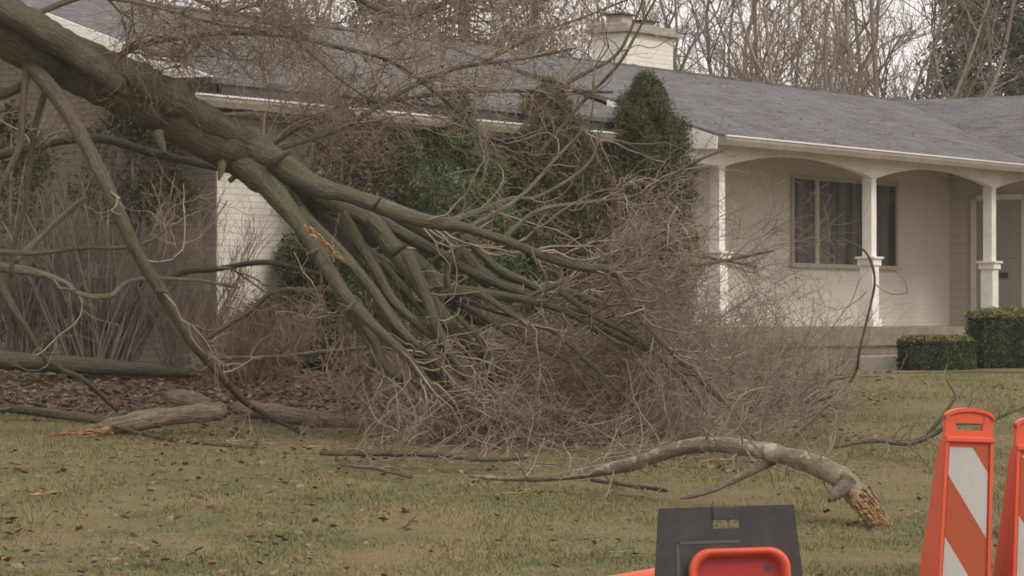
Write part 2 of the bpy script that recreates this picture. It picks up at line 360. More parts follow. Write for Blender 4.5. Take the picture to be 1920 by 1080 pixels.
MB().box(-60, 60, 17.2, 17.4, -.3, .11).build('kerb', M['conc'], bev=.012, kind='structure')
# leaf litter bed in front of the house
def sheet(name, ctr, mat, lift=.006, mound=0, **k):   # polygon outline (x,y) -> draped grid fan
    c = np.array(ctr); cen = c.mean(0); rings = 60; V = []
    for r in range(rings + 1):
        for p in c: q = cen + (p - cen) * (r / rings); V.append((q[0], q[1], gzu(q[0], q[1]) + lift + mound * np.clip((q[1] - 30.4) / 1.2, 0, 1)))
    n = len(c); Fc = [[r * n + i, r * n + (i + 1) % n, (r + 1) * n + (i + 1) % n, (r + 1) * n + i] for r in range(rings) for i in range(n)]
    return npmesh(name, V, Fc, mat, smooth=True, **k)
bed = []
for t in np.linspace(0, 1, 40): bed.append((-6.5 + 9.6 * t, 29.3 + 1.2 * t + .35 * math.sin(t * 19) + .25 * math.sin(t * 47)))
for t in np.linspace(0, 1, 40): bed.append((3.1 - 9.6 * t, 38.5 - 2 * t + .2 * math.sin(t * 30)))
sheet('garden_bed', bed, M['bed'], .025, 0, kind='structure')
sheet('path', [(4.6 + 5 * t, 38.2) for t in np.linspace(0, 1, 12)] + [(9.6 - 5 * t, 39.6) for t in np.linspace(0, 1, 12)], M['slab'], .02, kind='structure')
# dirt shoulder patch at the right edge
sheet('dirt_patch', [(3.02 + .62 * (1 + math.cos(a)) + .05 * math.sin(5 * a), 19.6 + 2.0 * math.sin(a)) for a in np.linspace(0, 2 * PI, 40, endpoint=False)], M['bed'], .02, kind='structure')

def vnoise(x, y, sc, seed=0, oct=4):
    out = 0; amp = 1; tot = 0
    for o in range(oct):
        g = np.random.default_rng(seed + o).uniform(0, 1, (64, 64)); u = x * sc * 2 ** o + 100.3; v = y * sc * 2 ** o + 50.7
        i = np.floor(u).astype(int); j = np.floor(v).astype(int); f = u - i; h = v - j; f = f * f * (3 - 2 * f); h = h * h * (3 - 2 * h)
        a = g[i % 64, j % 64] * (1 - f) + g[(i + 1) % 64, j % 64] * f; b = g[i % 64, (j + 1) % 64] * (1 - f) + g[(i + 1) % 64, (j + 1) % 64] * f
        out = out + amp * (a * (1 - h) + b * h); tot += amp; amp *= .55
    return out / tot
# ---- grass blades
def blades(n, y0, y1, h, wd):
    y = y0 + (y1 - y0) * rng.uniform(0, 1, n) ** 1.25; x = rng.uniform(-.175, .175, n) * y; cn = vnoise(x, y, 1.6, 3); k = cn + rng.uniform(-.25, .25, n) > .27; x, y, cn = x[k], y[k], cn[k]; n = len(x); h = h * (.35 + 1.3 * np.clip((cn - .3) * 2, 0, 1))
    base = np.stack([x, y, gzu(x, y) - .003], 1); a = rng.uniform(0, 2 * PI, n); lean = rng.uniform(.2, 1.3, n) * h
    hh = h * rng.uniform(.4, 1.1, n); s = np.stack([np.cos(a + 1.57), np.sin(a + 1.57), 0 * a], 1) * wd * rng.uniform(.6, 1.3, (n, 1))
    tip = base + np.stack([np.cos(a) * lean, np.sin(a) * lean, hh], 1)
    V = np.stack([base - s, base + s, tip], 1).reshape(-1, 3); return V, np.arange(3 * n).reshape(-1, 3)
V, Q = merge([blades(300000, 17.6, 39, .034, .0027), blades(7000, 17.6, 31, .07, .003)])
npmesh('lawn_grass', V, Q, M['blade'], kind='stuff', label='patchy brown and green winter lawn grass in front of the house', category='grass')
# ---- fallen leaves
def leafscatter(n, yr, xr, s, dens=None):
    y = rng.uniform(*yr, n); x = rng.uniform(*xr, n) * y
    if dens is not None: k = dens(x, y) > rng.uniform(0, 1, n); x, y = x[k], y[k]
    C = np.stack([x, y, gzu(x, y) + .034], 1); V, Q = leaves(C, s, .65, 0, .6); V = V.reshape(-1, 4, 3)
    V[:, :, 2] = C[:, None, 2] + (V[:, :, 2] - C[:, None, 2]) * .45 + .01; return V.reshape(-1, 3), Q
clump = lambda x, y: .25 + .75 * (np.sin(x * 2.1 + 1) * np.sin(y * 1.7) > .15)
V, Q = merge([leafscatter(4200, (17.6, 36), (-.175, .175), .019, clump), leafscatter(1100, (17.6, 33), (-.175, .175), .032, clump), leafscatter(500, (18, 26), (-.175, -.06), .034), leafscatter(11000, (28.8, 33), (-.175, .10), .032), leafscatter(4000, (29, 36), (-.175, .06), .035), leafscatter(2500, (24, 31), (-.12, .12), .028, clump),
              leafscatter(1500, (33, 37), (-.17, .12), .04)])
npmesh('fallen_leaves', V, Q, M['dead'], kind='stuff', label='brown dead leaves scattered over the lawn and garden bed', category='leaves')

def litter(n, xr, yr):
    y = rng.uniform(*yr, n); x = rng.uniform(*xr, n) * y; K = 5; an = rng.uniform(0, PI, n); L_ = rng.uniform(.04, .22, n) / (K - 1)
    P = np.empty((n, K, 3)); P[:, 0] = np.stack([x, y, gzu(x, y) + .02], 1)
    for k in range(1, K): an = an + rng.normal(0, .25, n); P[:, k] = P[:, k - 1] + np.stack([np.cos(an) * L_, np.sin(an) * L_, rng.normal(0, .004, n)], 1)
    return tubes(P, rng.uniform(.0015, .0045, n)[:, None] * np.linspace(1, .5, K)[None], 3)
V, Q = merge([litter(700, (-.175, .175), (17.6, 32)), litter(900, (-.12, .12), (24, 30))])
npmesh('twig_litter', V, Q, M['twig'], kind='stuff', label='small broken twigs littering the lawn around the crown', category='twigs')
# ================================================================== HOUSE
TH = math.atan(F / (4870 - 960)); O = at(1635, 600, 44); O[2] = .95
house = empty('house', O, (0, 0, TH), label='long low white brick house with arched porch and grey shingle roof', cat='house')
HD = np.array([math.cos(TH), math.sin(TH), 0]); HN = np.array([-math.sin(TH), math.cos(TH), 0])
def HW(u, v, h): return O + HD * u + HN * v + np.array([0, 0, h])
EL, ER, RV, RH = .5, -.4, 4.0, 4.33      # left eave v, porch eave v, ridge v, ridge height
EH = 2.95
# walls
MB().box(-13.2, -4.95, 1.0, 1.2, -.1, 2.98).build('front_wall', M['brick'], house)
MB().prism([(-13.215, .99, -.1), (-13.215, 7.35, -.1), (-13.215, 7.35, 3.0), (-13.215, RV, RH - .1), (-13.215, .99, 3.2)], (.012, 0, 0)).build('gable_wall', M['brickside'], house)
MB().box(-13, 6.0, 7.1, 7.3, -.1, 2.98).build('rear_wall', M['brick'], house)
MB().box(-5.15, -4.95, 0.05, 1.0, -.1, 2.9).build('porch_end_wall', M['brick'], house)
MB().box(-4.95, 5.85, 1.6, 1.8, .4, 3.1).build('porch_wall', M['porchwall'], house)
MB().box(5.85, 6.05, -6, 1.6, -.1, 2.9).build('siding_wall', M['siding'], house)
MB().box(5.85, 12.5, -6.2, -6.0, -.1, 3.0).box(12.3, 12.5, -6.0, 7.3, -.1, 3.0).build('wing_wall', M['brick'], house)
MB().box(-5.1, 5.85, -.35, 1.6, .30, .56).build('porch_floor', M['slab'], house, bev=.01)
MB().box(-5.0, 5.8, -.30, -.05, -.1, .30).build('porch_foundation', M['slab'], house)
MB().box(-1.1, 2.6, -1.25, -.36, -.1, .17).build('porch_step', M['conc'], house, bev=.01)
MB().box(-4.95, 5.85, .06, 1.6, 2.93, 2.96).build('porch_ceiling', M['siding'], house)
# roof slabs
def slab(pts, mat, name, t=.05): return MB().prism(pts, (0, 0, -t)).build(name, mat, house)
pL = (RH - EH) / (RV - EL); pR = (RH - EH) / (RV - ER)
LH = EH + .17
roof = slab([(-13.9, EL, LH), (-4.98, EL, LH), (-4.98, RV, RH), (-13.9, RV, RH)], M['roof'], 'roof')
MB().box(-13.7, -5.0, EL + .03, EL + .08, EH - .03, LH - .045).build('eave_board', M['dark'], house)
ur = 9.05; vb = (ur - 4.4)
slab([(-5.0, ER, EH + .012), (vb - .02, ER, EH + .012), (ur, RV, RH + .01), (-5.0, RV, RH + .01)], M['roof'], 'porch_roof')
slab([(vb, ER, EH + .014), (vb, -6.4, EH), (ur, -6.4, RH), (ur, RV, RH + .012)], M['roofw'], 'wing_roof')
slab([(ur, -6.4, RH), (ur + 4.4, -6.4, EH), (ur + 4.4, 8, EH), (ur, 8, RH)], M['roofw'], 'wing_roof')
slab([(-13.9, RV, RH), (ur, RV, RH), (ur, 8, EH), (-13.9, 8, EH)], M['roof'], 'rear_roof')
MB().box(-13.9, 8.9, RV - .1, RV + .1, RH - .02, RH + .012).build('ridge_cap', M['roof'], house)
# rake boards, porch roof end, soffits
MB().prism([(-13.93, EL - .02, LH + .012), (-13.93, RV, RH + .012), (-13.93, RV, RH - .16), (-13.93, EL + .50, LH + .02)], (.03, 0, 0)).build('rake_board', M['white'], house)
MB().prism([(-5.03, ER, EH - .03), (-5.03, 1.2, EH + .012 + pR * 1.6 - .03), (-5.03, 1.2, EH - .12), (-5.03, ER + .02, EH - .18)], (.035, 0, 0)).build('rake_board', M['white'], house)
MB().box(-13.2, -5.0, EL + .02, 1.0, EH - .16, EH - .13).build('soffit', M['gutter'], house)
MB().box(-5.0, 4.6, ER + .02, .06, EH - .07, EH - .045).build('soffit', M['white'], house)
# gutters
def gutter(u0, u1, v):
    g = MB()
    g.prism([(u0, v, EH - .03), (u0, v + .11, EH - .03), (u0, v + .11, EH - .13), (u0, v + .035, EH - .13), (u0, v + .005, EH - .07)], (u1 - u0, 0, 0))
    o = g.build('gutter', M['gutter'], house)
    MB().box(u0, u1, v - .012, v + .02, EH - .028, EH - .008).build('gutter_lip', M['gutlip'], o)
    return o
gutter(-14.3, -5.05, EL - .12); gutter(-5.0, 5.0, ER - .12)
# leaves and twigs lodged on the roof
def roofdebris(n, u0, u1, v0, v1, eave, rise, h0):
    cu_, cv = rng.uniform(u0, u1, n // 14), rng.uniform(0, 1, n // 14) ** 1.3 * (v1 - v0) + v0; k = rng.integers(0, n // 14, n)
    u = cu_[k] + rng.normal(0, .38, n); v = cv[k] + rng.normal(0, .022, n); m_ = (v > v0) & (v < v1) & (u > u0) & (u < u1); u, v = u[m_], v[m_]
    C = np.stack([u, v, h0 + (v - eave) * rise + .034], 1); V, Q = leaves(C, .02, .5, 0, .6); V = V.reshape(-1, 4, 3); V[:, :, 2] = C[:, None, 2] - .012 + (V[:, :, 2] - C[:, None, 2]) * .25 + (V[:, :, 1] - C[:, None, 1]) * rise; return V.reshape(-1, 3), Q
V, Q = merge([roofdebris(1100, -4.9, 4.4, ER + .05, 3.3, ER, pR, EH), roofdebris(1000, -13, -5.1, EL + .05, 3.2, EL, (RH - LH) / (RV - EL), LH)])
npmesh('lodged_leaves', V, Q, M['rooflitter'], house, kind='stuff')
# arched header
colu = [-4.25, 0.0, 3.93]; ends = [-5.0, -4.32, -4.18, -.07, .07, 3.86, 4.0, 5.83]
def arcs():
    pts = [(-5.0, 2.60), (-4.18, 2.60)]
    for a, b, c in ((-4.18, -.07, .19), (.07, 3.86, .19)):
        for t in np.linspace(0, 1, 26):
            s = (4 * t * (1 - t)) ** .95
            pts.append((a + (b - a) * t, 2.60 + c * s))
    for t in np.linspace(0, .5, 14): pts.append((4.0 + 3.62 * t, 2.60 + .19 * (4 * t * (1 - t)) ** .95))
    return pts
top = EH - .05
ap = arcs(); me = MB()
for (u0, h0), (u1, h1) in zip(ap[:-1], ap[1:]):
    if u1 - u0 < 1e-6: continue
    me.prism([(u0, -.045, h0), (u1, -.045, h1), (u1, -.045, top), (u0, -.045, top)], (0, .10, 0))
me.build('arched_header', M['white'], house)
# columns
def column(u):
    c = MB(); s = .148 / 2
    c.box(u - s, u + s, -s + .04, s + .04, 1.52, 2.62)
    o = c.build('column', M['white'], house, bev=.006)
    p = .10
    MB().box(u - p, u + p, -p + .04, p + .04, .56, 1.40).build('column_pedestal', M['white'], o, bev=.006)
    MB().box(u - .125, u + .125, -.085, .165, 1.40, 1.49).box(u - .15, u + .15, -.11, .19, 1.49, 1.52).build('column_cap', M['white'], o, bev=.004)
    MB().box(u - .13, u + .13, -.09, .17, .56, .66).build('column_base', M['white'], o, bev=.004)
for u in colu: column(u)
# picture window
wu0, wu1, wh0, wh1 = .67, 3.93, 1.46, 2.66
wf = MB(); v0, v1 = 1.555, 1.62
wf.box(wu0 - .06, wu1 + .06, v0, v1, wh1, wh1 + .05).box(wu0 - .1, wu1 + .1, v0 - .03, v1, wh0 - .06, wh0)
wf.box(wu0 - .06, wu0, v0, v1, wh0, wh1).box(wu1, wu1 + .06, v0, v1, wh0, wh1)
wf.box(1.33, 1.45, v0 + .01, v1, wh0, wh1).box(3.15, 3.24, v0 + .01, v1, wh0, wh1)
win = wf.build('window', M['trim'], house, bev=.004)
for a, b in ((wu0, 1.33), (1.45, 3.15), (3.24, wu1)): MB().box(a, b, 1.58, 1.595, wh0, wh1).build('pane', M['glass'], win)
# door on the siding wall
d = MB().box(5.80, 5.86, .36, 1.12, .56, 2.50).build('door', M['doorp'], house)
MB().box(5.78, 5.80, .46, 1.02, 1.60, 2.32).build('door_panel', M['doorp'], d, bev=.006)
MB().box(5.785, 5.80, .46, 1.02, .72, 1.2).build('door_panel', M['doorp'], d, bev=.006)
MB().box(5.77, 5.785, .58, .84, 1.30, 1.38).build('mail_slot', M['dark'], d)
MB().box(5.79, 5.87, .27, .36, .56, 2.58).box(5.79, 5.87, 1.12, 1.21, .56, 2.58).box(5.79, 5.87, .27, 1.21, 2.50, 2.58).build('door_frame', M['white'], d)
# chimney
ch = MB().box(.86, 2.22, 4.45, 5.05, 3.9, 4.93).build('chimney', M['chim'], house)
MB().box(.77, 2.31, 4.36, 5.14, 4.90, 4.97).box(.83, 2.25, 4.42, 5.08, 4.97, 5.04).build('chimney_cap', M['cap'], ch, bev=.01)
for u, hh in ((1.12, .13), (1.78, .08)):
    f = MB().box(u - .14, u + .14, 4.6, 4.88, 5.04, 5.04 + hh).build('flue', M['flue'], ch)
    MB().box(u - .22, u + .22, 4.54, 4.94, 5.045 + hh, 5.065 + hh).build('flue_cap', M['dark'], ch)
# cricket against the chimney
MB().add([(.6, 3.4, 4.12), (2.6, 3.4, 4.12), (1.0, 4.44, 4.44), (2.22, 4.44, 4.36), (.6, 4.44, 4.33)], [(0, 1, 3, 2), (0, 2, 4), (0, 4, 2, 3, 1)]).build('chimney_cricket', M['roof'], house)

# ================================================================== EVERGREENS BY THE HOUSE
def bush(name, x, y0, y1, Y, wpx, mat, n, leaf, label, cat='shrub', top=.5, depth=.8, group=None, clumps=60, taper=1., asp=.3, up=.5, jag=.16, inner=.45, matstem='farbark'):
    """foliage of small sprays filling an uneven spindle: px centre x, top y0, bottom y1 at depth Y"""
    a = at(x, y1, Y); b = at(x, y0, Y); W = wpx / F * Y / 2; z0 = a[2]; H = b[2] - z0
    root = empty(name, (a[0], Y, z0), label=label, cat=cat, group=group)
    cl = clumps * 3; t = rng.uniform(0.02, 1, cl); ang = rng.uniform(0, 2 * PI, cl)
    prof = np.where(t < top, .82 + .18 * t / top, np.maximum(1 - ((t - top) / (1 - top)) ** (1.6 * taper), .04))
    rr = W * prof * rng.uniform(inner, 1.0, cl) ** .5 * (1 + jag * rng.normal(0, 1, cl))
    C = np.stack([rr * np.cos(ang), rr * np.sin(ang) * depth, t * H], 1)
    per = n // cl; sz = W * .20
    out = norm(np.stack([np.cos(ang), np.sin(ang) * depth, 0 * ang + up], 1))
    dd = rng.normal(0, 1, (cl, per, 3)) * sz * np.array([1, 1, 1.2]) * .62 * (.5 + prof[:, None, None] * .5)
    Pn = (C[:, None] + dd + out[:, None] * rng.uniform(0, 1, (cl, per, 1)) * sz * .7).reshape(-1, 3)
    Pn[:, 2] = np.maximum(Pn[:, 2], .01)
    V, Q = leaves(Pn, leaf, asp, 0, .5, np.repeat(out, per, 0) * 1.3)
    npmesh('foliage', V, Q, mat, root)
    tv = []; st = np.linspace(0, 1, 6)
    for k in range(4):
        e = C[rng.integers(cl)] * np.array([.5, .5, 1]); tv.append(np.outer(st, e) + rng.normal(0, .01, (6, 3)))
    tv[0] = np.outer(st, (0, 0, H * .93))
    V, Q = tubes(np.array(tv), np.linspace(.035, .008, 6)[None].repeat(4, 0), 6); npmesh('trunk', V, Q, M[matstem], root)
    return root
bush('arborvitae', 1212, 152, 660, 39.2, 165, M['arbor'], 110000, .034, 'tall dark arborvitae standing nearest the porch arches', top=.66, clumps=110, asp=.15, jag=.19, taper=1.15, up=1.4, inner=.25)
bush('arborvitae', 1030, 165, 660, 37.6, 185, M['olive'], 80000, .032, 'brownish olive arborvitae left of the dark one by the porch', top=.6, clumps=110, jag=.2, up=1.5, asp=.2, inner=.25)
bush('hemlock_shrub', 850, 185, 660, 36.2, 210, M['green'], 60000, .034, 'bright green feathery evergreen with pointed top behind the fallen limbs', top=.35, clumps=60, jag=.3, asp=.16)
bush('yew_shrub', 735, 270, 670, 35.2, 280, M['ever'], 60000, .03, 'wide dark yew behind the fork of the fallen trunk', top=.6, clumps=70, jag=.25, asp=.2)
bush('yew_shrub', 600, 405, 660, 34.2, 150, M['ever'], 15000, .03, 'small dark yew beside the white brick wall corner', top=.6, clumps=50, jag=.2)
bush('yew_shrub', 955, 330, 690, 36.9, 230, M['olive'], 36000, .03, 'low olive yew under the fallen crown below the brownish arborvitae', top=.6, clumps=50, jag=.25)
bush('juniper_mound', 730, 610, 715, 34.8, 330, M['olive'], 16000, .03, 'low olive juniper mound behind the lower limbs of the fallen tree', top=.4, clumps=60, depth=.5)
bush('viburnum_shrub', 1120, 330, 690, 38.0, 170, M['brownleaf'], 26000, .03, 'brown leaved shrub between the two arborvitae behind the tan branches', top=.6, clumps=60, jag=.25)
bush('viburnum_shrub', 640, 215, 420, 34.3, 170, M['brownleaf'], 7000, .028, 'thin brown leaved shrub top against the eave behind the trunk', top=.5, clumps=50, jag=.4)
bush('juniper_mound', 520, 585, 675, 33.9, 270, M['olive'], 14000, .03, 'low olive juniper mound at the foot of the brick wall', top=.4, clumps=60, depth=.5)
bush('boxwood_shrub', 20, 190, 700, 33.4, 170, M['olive'], 14000, .03, 'olive green evergreen shrub at the left edge behind the trunk', top=.6, clumps=50, jag=.25)
bush('privet_shrub', 250, 180, 420, 33.6, 190, M['olive'], 9000, .03, 'thin olive and tan shrub top showing below the fallen trunk', top=.5, clumps=40, jag=.35)
# clipped hedges
def hedge(name, x0, x1, ytop, ybot, Y, dep, label, n):
    a = at(x0, ybot, Y); b = at(x1, ytop, Y); wx = b[0] - a[0]; hz = b[2] - a[2]
    root = empty(name, ((a[0] + b[0]) / 2, Y, a[2]), (0, 0, 0), label=label, cat='hedge', group='clipped hedges in front of the porch')
    def pts(n, topo):
        q = rng.uniform(-1, 1, (n, 3)); q = q / np.max(np.abs(q), 1, keepdims=True) * rng.uniform(.86, 1.0, (n, 1))
        s = np.sum(np.abs(q) ** 6, 1, keepdims=True) ** (1 / 6); q = q / s * rng.uniform(.9, 1.0, (n, 1)) * (1 + .05 * np.sin(q[:, :1] * 9 + q[:, 1:2] * 7) + .035 * rng.normal(0, 1, (n, 1)))
        if topo: q[:, 2] = np.abs(q[:, 2]); q = q[q[:, 2] > .8]; q[:, 2] += rng.uniform(0, .1, len(q))
        return q * np.array([wx / 2, dep / 2, hz / 2]) + np.array([0, 0, hz / 2])
    V, Q = leaves(pts(n, False), .017, .55, .2, .5); npmesh('foliage', V, Q, M['hedge'], root)
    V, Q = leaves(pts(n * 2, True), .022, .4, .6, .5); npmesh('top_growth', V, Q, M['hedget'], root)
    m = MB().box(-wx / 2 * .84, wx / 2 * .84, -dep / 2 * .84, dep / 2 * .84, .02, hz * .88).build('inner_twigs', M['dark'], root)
hedge('clipped_hedge', 1690, 1822, 634, 706, 42.3, .9, 'lower boxy hedge left of the taller hedge at the porch', 16000)
hedge('clipped_hedge', 1822, 1985, 586, 700, 43.4, 1.2, 'taller boxy hedge at the right edge below the porch column', 30000)

# ================================================================== FALLEN TREE
def px(rows):  # rows: x, y, radius px, depth
    out = []
    for x, y, r, Y in rows: p = at(x, y, Y); out.append([*p, r / F * Y])
    return np.array(out)
tree = empty('fallen_tree', (0, 0, 0), label='huge storm felled tree lying across the lawn with its bare crown toward the house', cat='tree')
curves = []
tr, c = limb('trunk', px([(-420, -300, 66, 25.6), (-260, -170, 62, 26), (-100, -50, 60, 26.4), (-10, 30, 57, 26.5), (63, 80, 55, 26.7), (130, 113, 53, 26.9), (204, 152, 51, 27), (260, 178, 50, 27.1), (312, 205, 49, 27.2), (375, 246, 46, 27.3), (448, 282, 44, 27.5), (510, 330, 42, 27.7), (560, 375, 34, 27.9), (600, 410, 18, 28.1)]), M['bark'], tree, n=28, k=10, rough=.06)
TRUNK = c
# burl, ragged bark shelf where the big limb starts
limb('bark_shelf', px([(-20, 0, 18, 26.2), (50, 45, 22, 26.3), (120, 85, 24, 26.5), (180, 128, 23, 26.6), (220, 160, 17, 26.65), (238, 180, 6, 26.7)]), M['bark'], tr, n=14, rough=.16)
limb('bark_shelf', px([(205, 128, 10, 26.9), (240, 138, 30, 26.9), (285, 163, 32, 26.95), (335, 192, 30, 27.05), (400, 232, 24, 27.2), (470, 270, 20, 27.4), (540, 320, 10, 27.6)]), M['limb'], tr, n=14, rough=.16)
def B(rows, mat='limb', n=10, keep=True, rough=.08, wob=.0, name='branch', parent=None, f=.72):
    rows = [(x, y, q * (f if q > 6 else .9), Y) for x, y, q, Y in rows]
    o, c = limb(name, px(rows), M[mat], parent or tree, n=n, k=6, rough=rough, wob=wob)
    if keep: curves.append(c)
    return o
B([(420, 250, 26, 27.4), (500, 292, 34, 27.4), (560, 330, 32, 27.3), (610, 355, 25, 27.2), (660, 368, 20, 27.1), (720, 393, 17, 27), (790, 415, 15, 26.9), (870, 427, 14, 26.8), (950, 452, 13, 26.7), (1040, 487, 12, 26.6), (1100, 503, 11, 26.5), (1155, 512, 10, 26.4), (1185, 575, 8, 26.2), (1240, 640, 7, 26), (1300, 700, 6, 25.8), (1365, 762, 4.5, 25.6), (1425, 835, 3, 25.4)])
B([(1150, 512, 8, 26.4), (1240, 500, 5, 26.5), (1340, 492, 4, 26.7), (1450, 470, 2.5, 27)], n=7)
B([(500, 300, 30, 27.7), (560, 345, 36, 27.7), (620, 378, 31, 27.6), (690, 412, 24, 27.5), (735, 465, 24, 27.4), (790, 540, 22, 27.3), (850, 615, 17, 27.3), (910, 670, 12, 27.3), (960, 715, 10, 27.4), (1000, 750, 7, 27.5)])
B([(400, 270, 30, 27.4), (480, 325, 34, 27.4), (535, 385, 27, 27.2), (580, 450, 20, 27), (640, 545, 17, 26.9), (700, 610, 14, 26.8), (760, 665, 12, 26.7), (815, 730, 11, 26.6), (900, 780, 9, 26.5), (990, 820, 7, 26.4), (1080, 850, 6, 26.2), (1180, 870, 4, 26)])
B([(540, 372, 22, 27.5), (590, 425, 16, 27.2), (640, 475, 15, 27.1), (700, 545, 13, 27), (745, 620, 12, 27), (800, 690, 11, 27), (850, 735, 9, 27), (900, 770, 6, 27.1)])
B([(590, 370, 26, 27.9), (640, 440, 19, 27.8), (680, 525, 17, 27.7), (730, 610, 15, 27.6), (790, 690, 14, 27.5), (830, 745, 12, 27.5), (840, 790, 5, 27.5)])
B([(520, 330, 38, 28.0), (600, 385, 40, 28.2), (680, 425, 33, 28.5), (760, 480, 28, 28.6), (830, 545, 25, 28.8), (890, 590, 23, 29), (960, 610, 20, 29.2), (1015, 640, 21, 29.4), (1090, 655, 16, 29.6), (1170, 648, 12, 29.8), (1240, 640, 8, 30), (1330, 650, 5, 30.2)], 'moss')
B([(700, 380, 20, 28.8), (780, 425, 24, 29), (850, 462, 24, 29.2), (900, 515, 22, 29.4), (960, 545, 17, 29.5), (1050, 545, 14, 29.6), (1110, 565, 12, 29.8), (1190, 600, 9, 30), (1290, 650, 6, 30.2), (1400, 690, 4, 30.4)], 'moss')
B([(812, 565, 10, 27.6), (850, 546, 15, 27.6), (900, 550, 14, 27.5), (975, 560, 11, 27.4), (1035, 575, 10, 27.3), (1095, 600, 9, 27.2), (1170, 635, 7, 27.1), (1250, 675, 5, 27), (1340, 740, 3.5, 26.9)])
B([(845, 560, 10, 27.6), (838, 510, 9, 27.6), (860, 475, 9, 27.6), (868, 440, 5, 27.6)], n=8, keep=False)
B([(640, 360, 14, 28), (720, 382, 13, 28.2), (800, 408, 10, 28.3), (845, 412, 9, 28.4), (900, 395, 6, 28.5), (960, 372, 5, 28.6), (1010, 368, 4, 28.8), (1100, 310, 3, 29), (1130, 240, 2, 29.1)], 'pale', n=8)
B([(870, 430, 7, 27.2), (930, 400, 5, 27.2), (985, 360, 4.5, 27.3), (1040, 300, 3.5, 27.4), (1105, 225, 2.2, 27.4), (1112, 150, 1.5, 27.4)], 'pale', n=7)
B([(940, 450, 6, 27), (1010, 395, 5, 27), (1100, 380, 4.5, 27), (1200, 365, 4, 26.8), (1290, 310, 3, 26.6), (1370, 275, 2, 26.5)], 'pale', n=7)
B([(980, 560, 6, 27.4), (1080, 520, 5, 27.3), (1180, 480, 4, 27.2), (1300, 480, 3.5, 27), (1420, 500, 2.5, 26.9)], 'pale', n=7)
B([(730, 600, 11, 27.8), (705, 660, 9, 27.8), (690, 720, 8, 27.7), (720, 770, 5, 27.6), (760, 800, 4, 27.5)])
B([(850, 615, 9, 27.6), (870, 690, 7, 27.6), (880, 740, 5, 27.5), (900, 780, 4, 27.4)])
B([(1000, 640, 14, 29.3), (1005, 690, 9, 29.2), (1015, 730, 6, 29.1)], 'moss', keep=False)
B([(760, 665, 10, 27.2), (800, 650, 8, 27.3), (860, 680, 8, 27.2), (930, 740, 7, 27), (1010, 790, 5, 26.9), (1120, 830, 4, 26.8)])
B([(660, 560, 9, 27.6), (690, 640, 8, 27.5), (720, 690, 8, 27.4), (790, 740, 7, 27.2), (830, 750, 6, 27.1), (850, 800, 4, 27)], 'pale')
B([(620, 520, 10, 28), (660, 600, 9, 28), (715, 650, 8, 28), (780, 640, 5, 28)])
for q in ([(560, 395, 13, 27.3), (600, 470, 12, 27.1), (650, 560, 11, 27), (700, 640, 9, 27), (730, 700, 8, 27), (800, 738, 6, 27), (900, 792, 4, 26.9)],
          [(690, 530, 9, 27), (745, 610, 9, 26.9), (790, 655, 8, 26.9), (840, 702, 7, 26.9), (885, 748, 5, 27), (960, 800, 3, 27)],
          [(760, 470, 12, 27), (800, 560, 11, 27), (832, 640, 9, 27), (868, 700, 8, 27), (905, 760, 5, 27)],
          [(790, 640, 7, 26.8), (850, 720, 7, 26.8), (905, 772, 5, 26.8), (1000, 832, 4, 26.6)],
          [(855, 590, 6, 27.2), (900, 640, 6, 27.2), (922, 700, 5, 27.2), (935, 770, 4, 27.2)],
          [(900, 550, 7, 27), (980, 600, 6, 26.9), (1045, 625, 6, 26.8), (1120, 690, 5, 26.7), (1200, 770, 4, 26.5)],
          [(1050, 545, 7, 27), (1120, 600, 6, 26.9), (1190, 640, 5, 26.8), (1285, 725, 4, 26.6), (1340, 800, 3, 26.4)],
          [(640, 400, 11, 27.3), (700, 500, 10, 27.2), (735, 560, 9, 27.1), (800, 620, 8, 27.1), (880, 700, 6, 27), (960, 760, 4, 27)],
          [(870, 440, 8, 27.8), (930, 500, 9, 27.9), (1010, 540, 8, 28), (1090, 600, 6, 28), (1180, 660, 5, 28)],
          [(580, 360, 16, 27.6), (660, 385, 14, 27.6), (740, 430, 12, 27.6), (830, 480, 10, 27.6), (900, 520, 8, 27.7), (1000, 560, 6, 27.8), (1110, 590, 4, 27.9)]):
    B(q, random.choice(['limb', 'limb', 'moss']), f=1, wob=.003)
for k in range(9):   # further parallel limbs inside the spray
    x0 = 620 + 22 * k + random.uniform(-8, 8); y0 = 420 + 18 * k; Yb = 28 + random.uniform(-.4, .9)
    sl = random.uniform(.55, 1.15)
    B([(x0, y0, 11 - .4 * k, Yb), (x0 + 90, y0 + 95 * sl, 9 - .3 * k, Yb), (x0 + 180, y0 + 175 * sl, 8 - .3 * k, Yb - .1), (x0 + 290, min(y0 + 260 * sl, 800), 5.5, Yb - .2), (x0 + 400, min(y0 + 330 * sl, 830), 4, Yb - .3)], random.choice(['limb', 'moss', 'limb']), wob=.006)
# limb exposing raw wood
def shards(name, parent, c0, c1, wd, n, ln, base=(0, 0, 0), front=.03, mat='rawwood', sw=(.004, .012)):
    c0, c1 = np.array(c0) - base, np.array(c1) - base; ax = norm(c1 - c0); a1 = norm(np.cross(ax, [0, 1, 0])); a2 = np.array([0, -1., 0]); m = MB()
    for i in range(n):
        t = rng.uniform(-.1, .9); p = c0 + (c1 - c0) * t + a1 * rng.uniform(-wd, wd) * (1 - .3 * t) + a2 * rng.uniform(0, front)
        l = rng.uniform(*ln); w_ = rng.uniform(*sw); dv = norm(ax + rng.normal(0, .09, 3)); tp = p + dv * l
        m.add([p - a1 * w_, p + a2 * w_, p + a1 * w_, p - a2 * w_, tp + a1 * w_ * .1, tp - a1 * w_ * .1], [(0, 1, 4, 5), (1, 2, 4), (2, 3, 4), (3, 0, 5, 4)])
    return m.build(name, M[mat], parent)
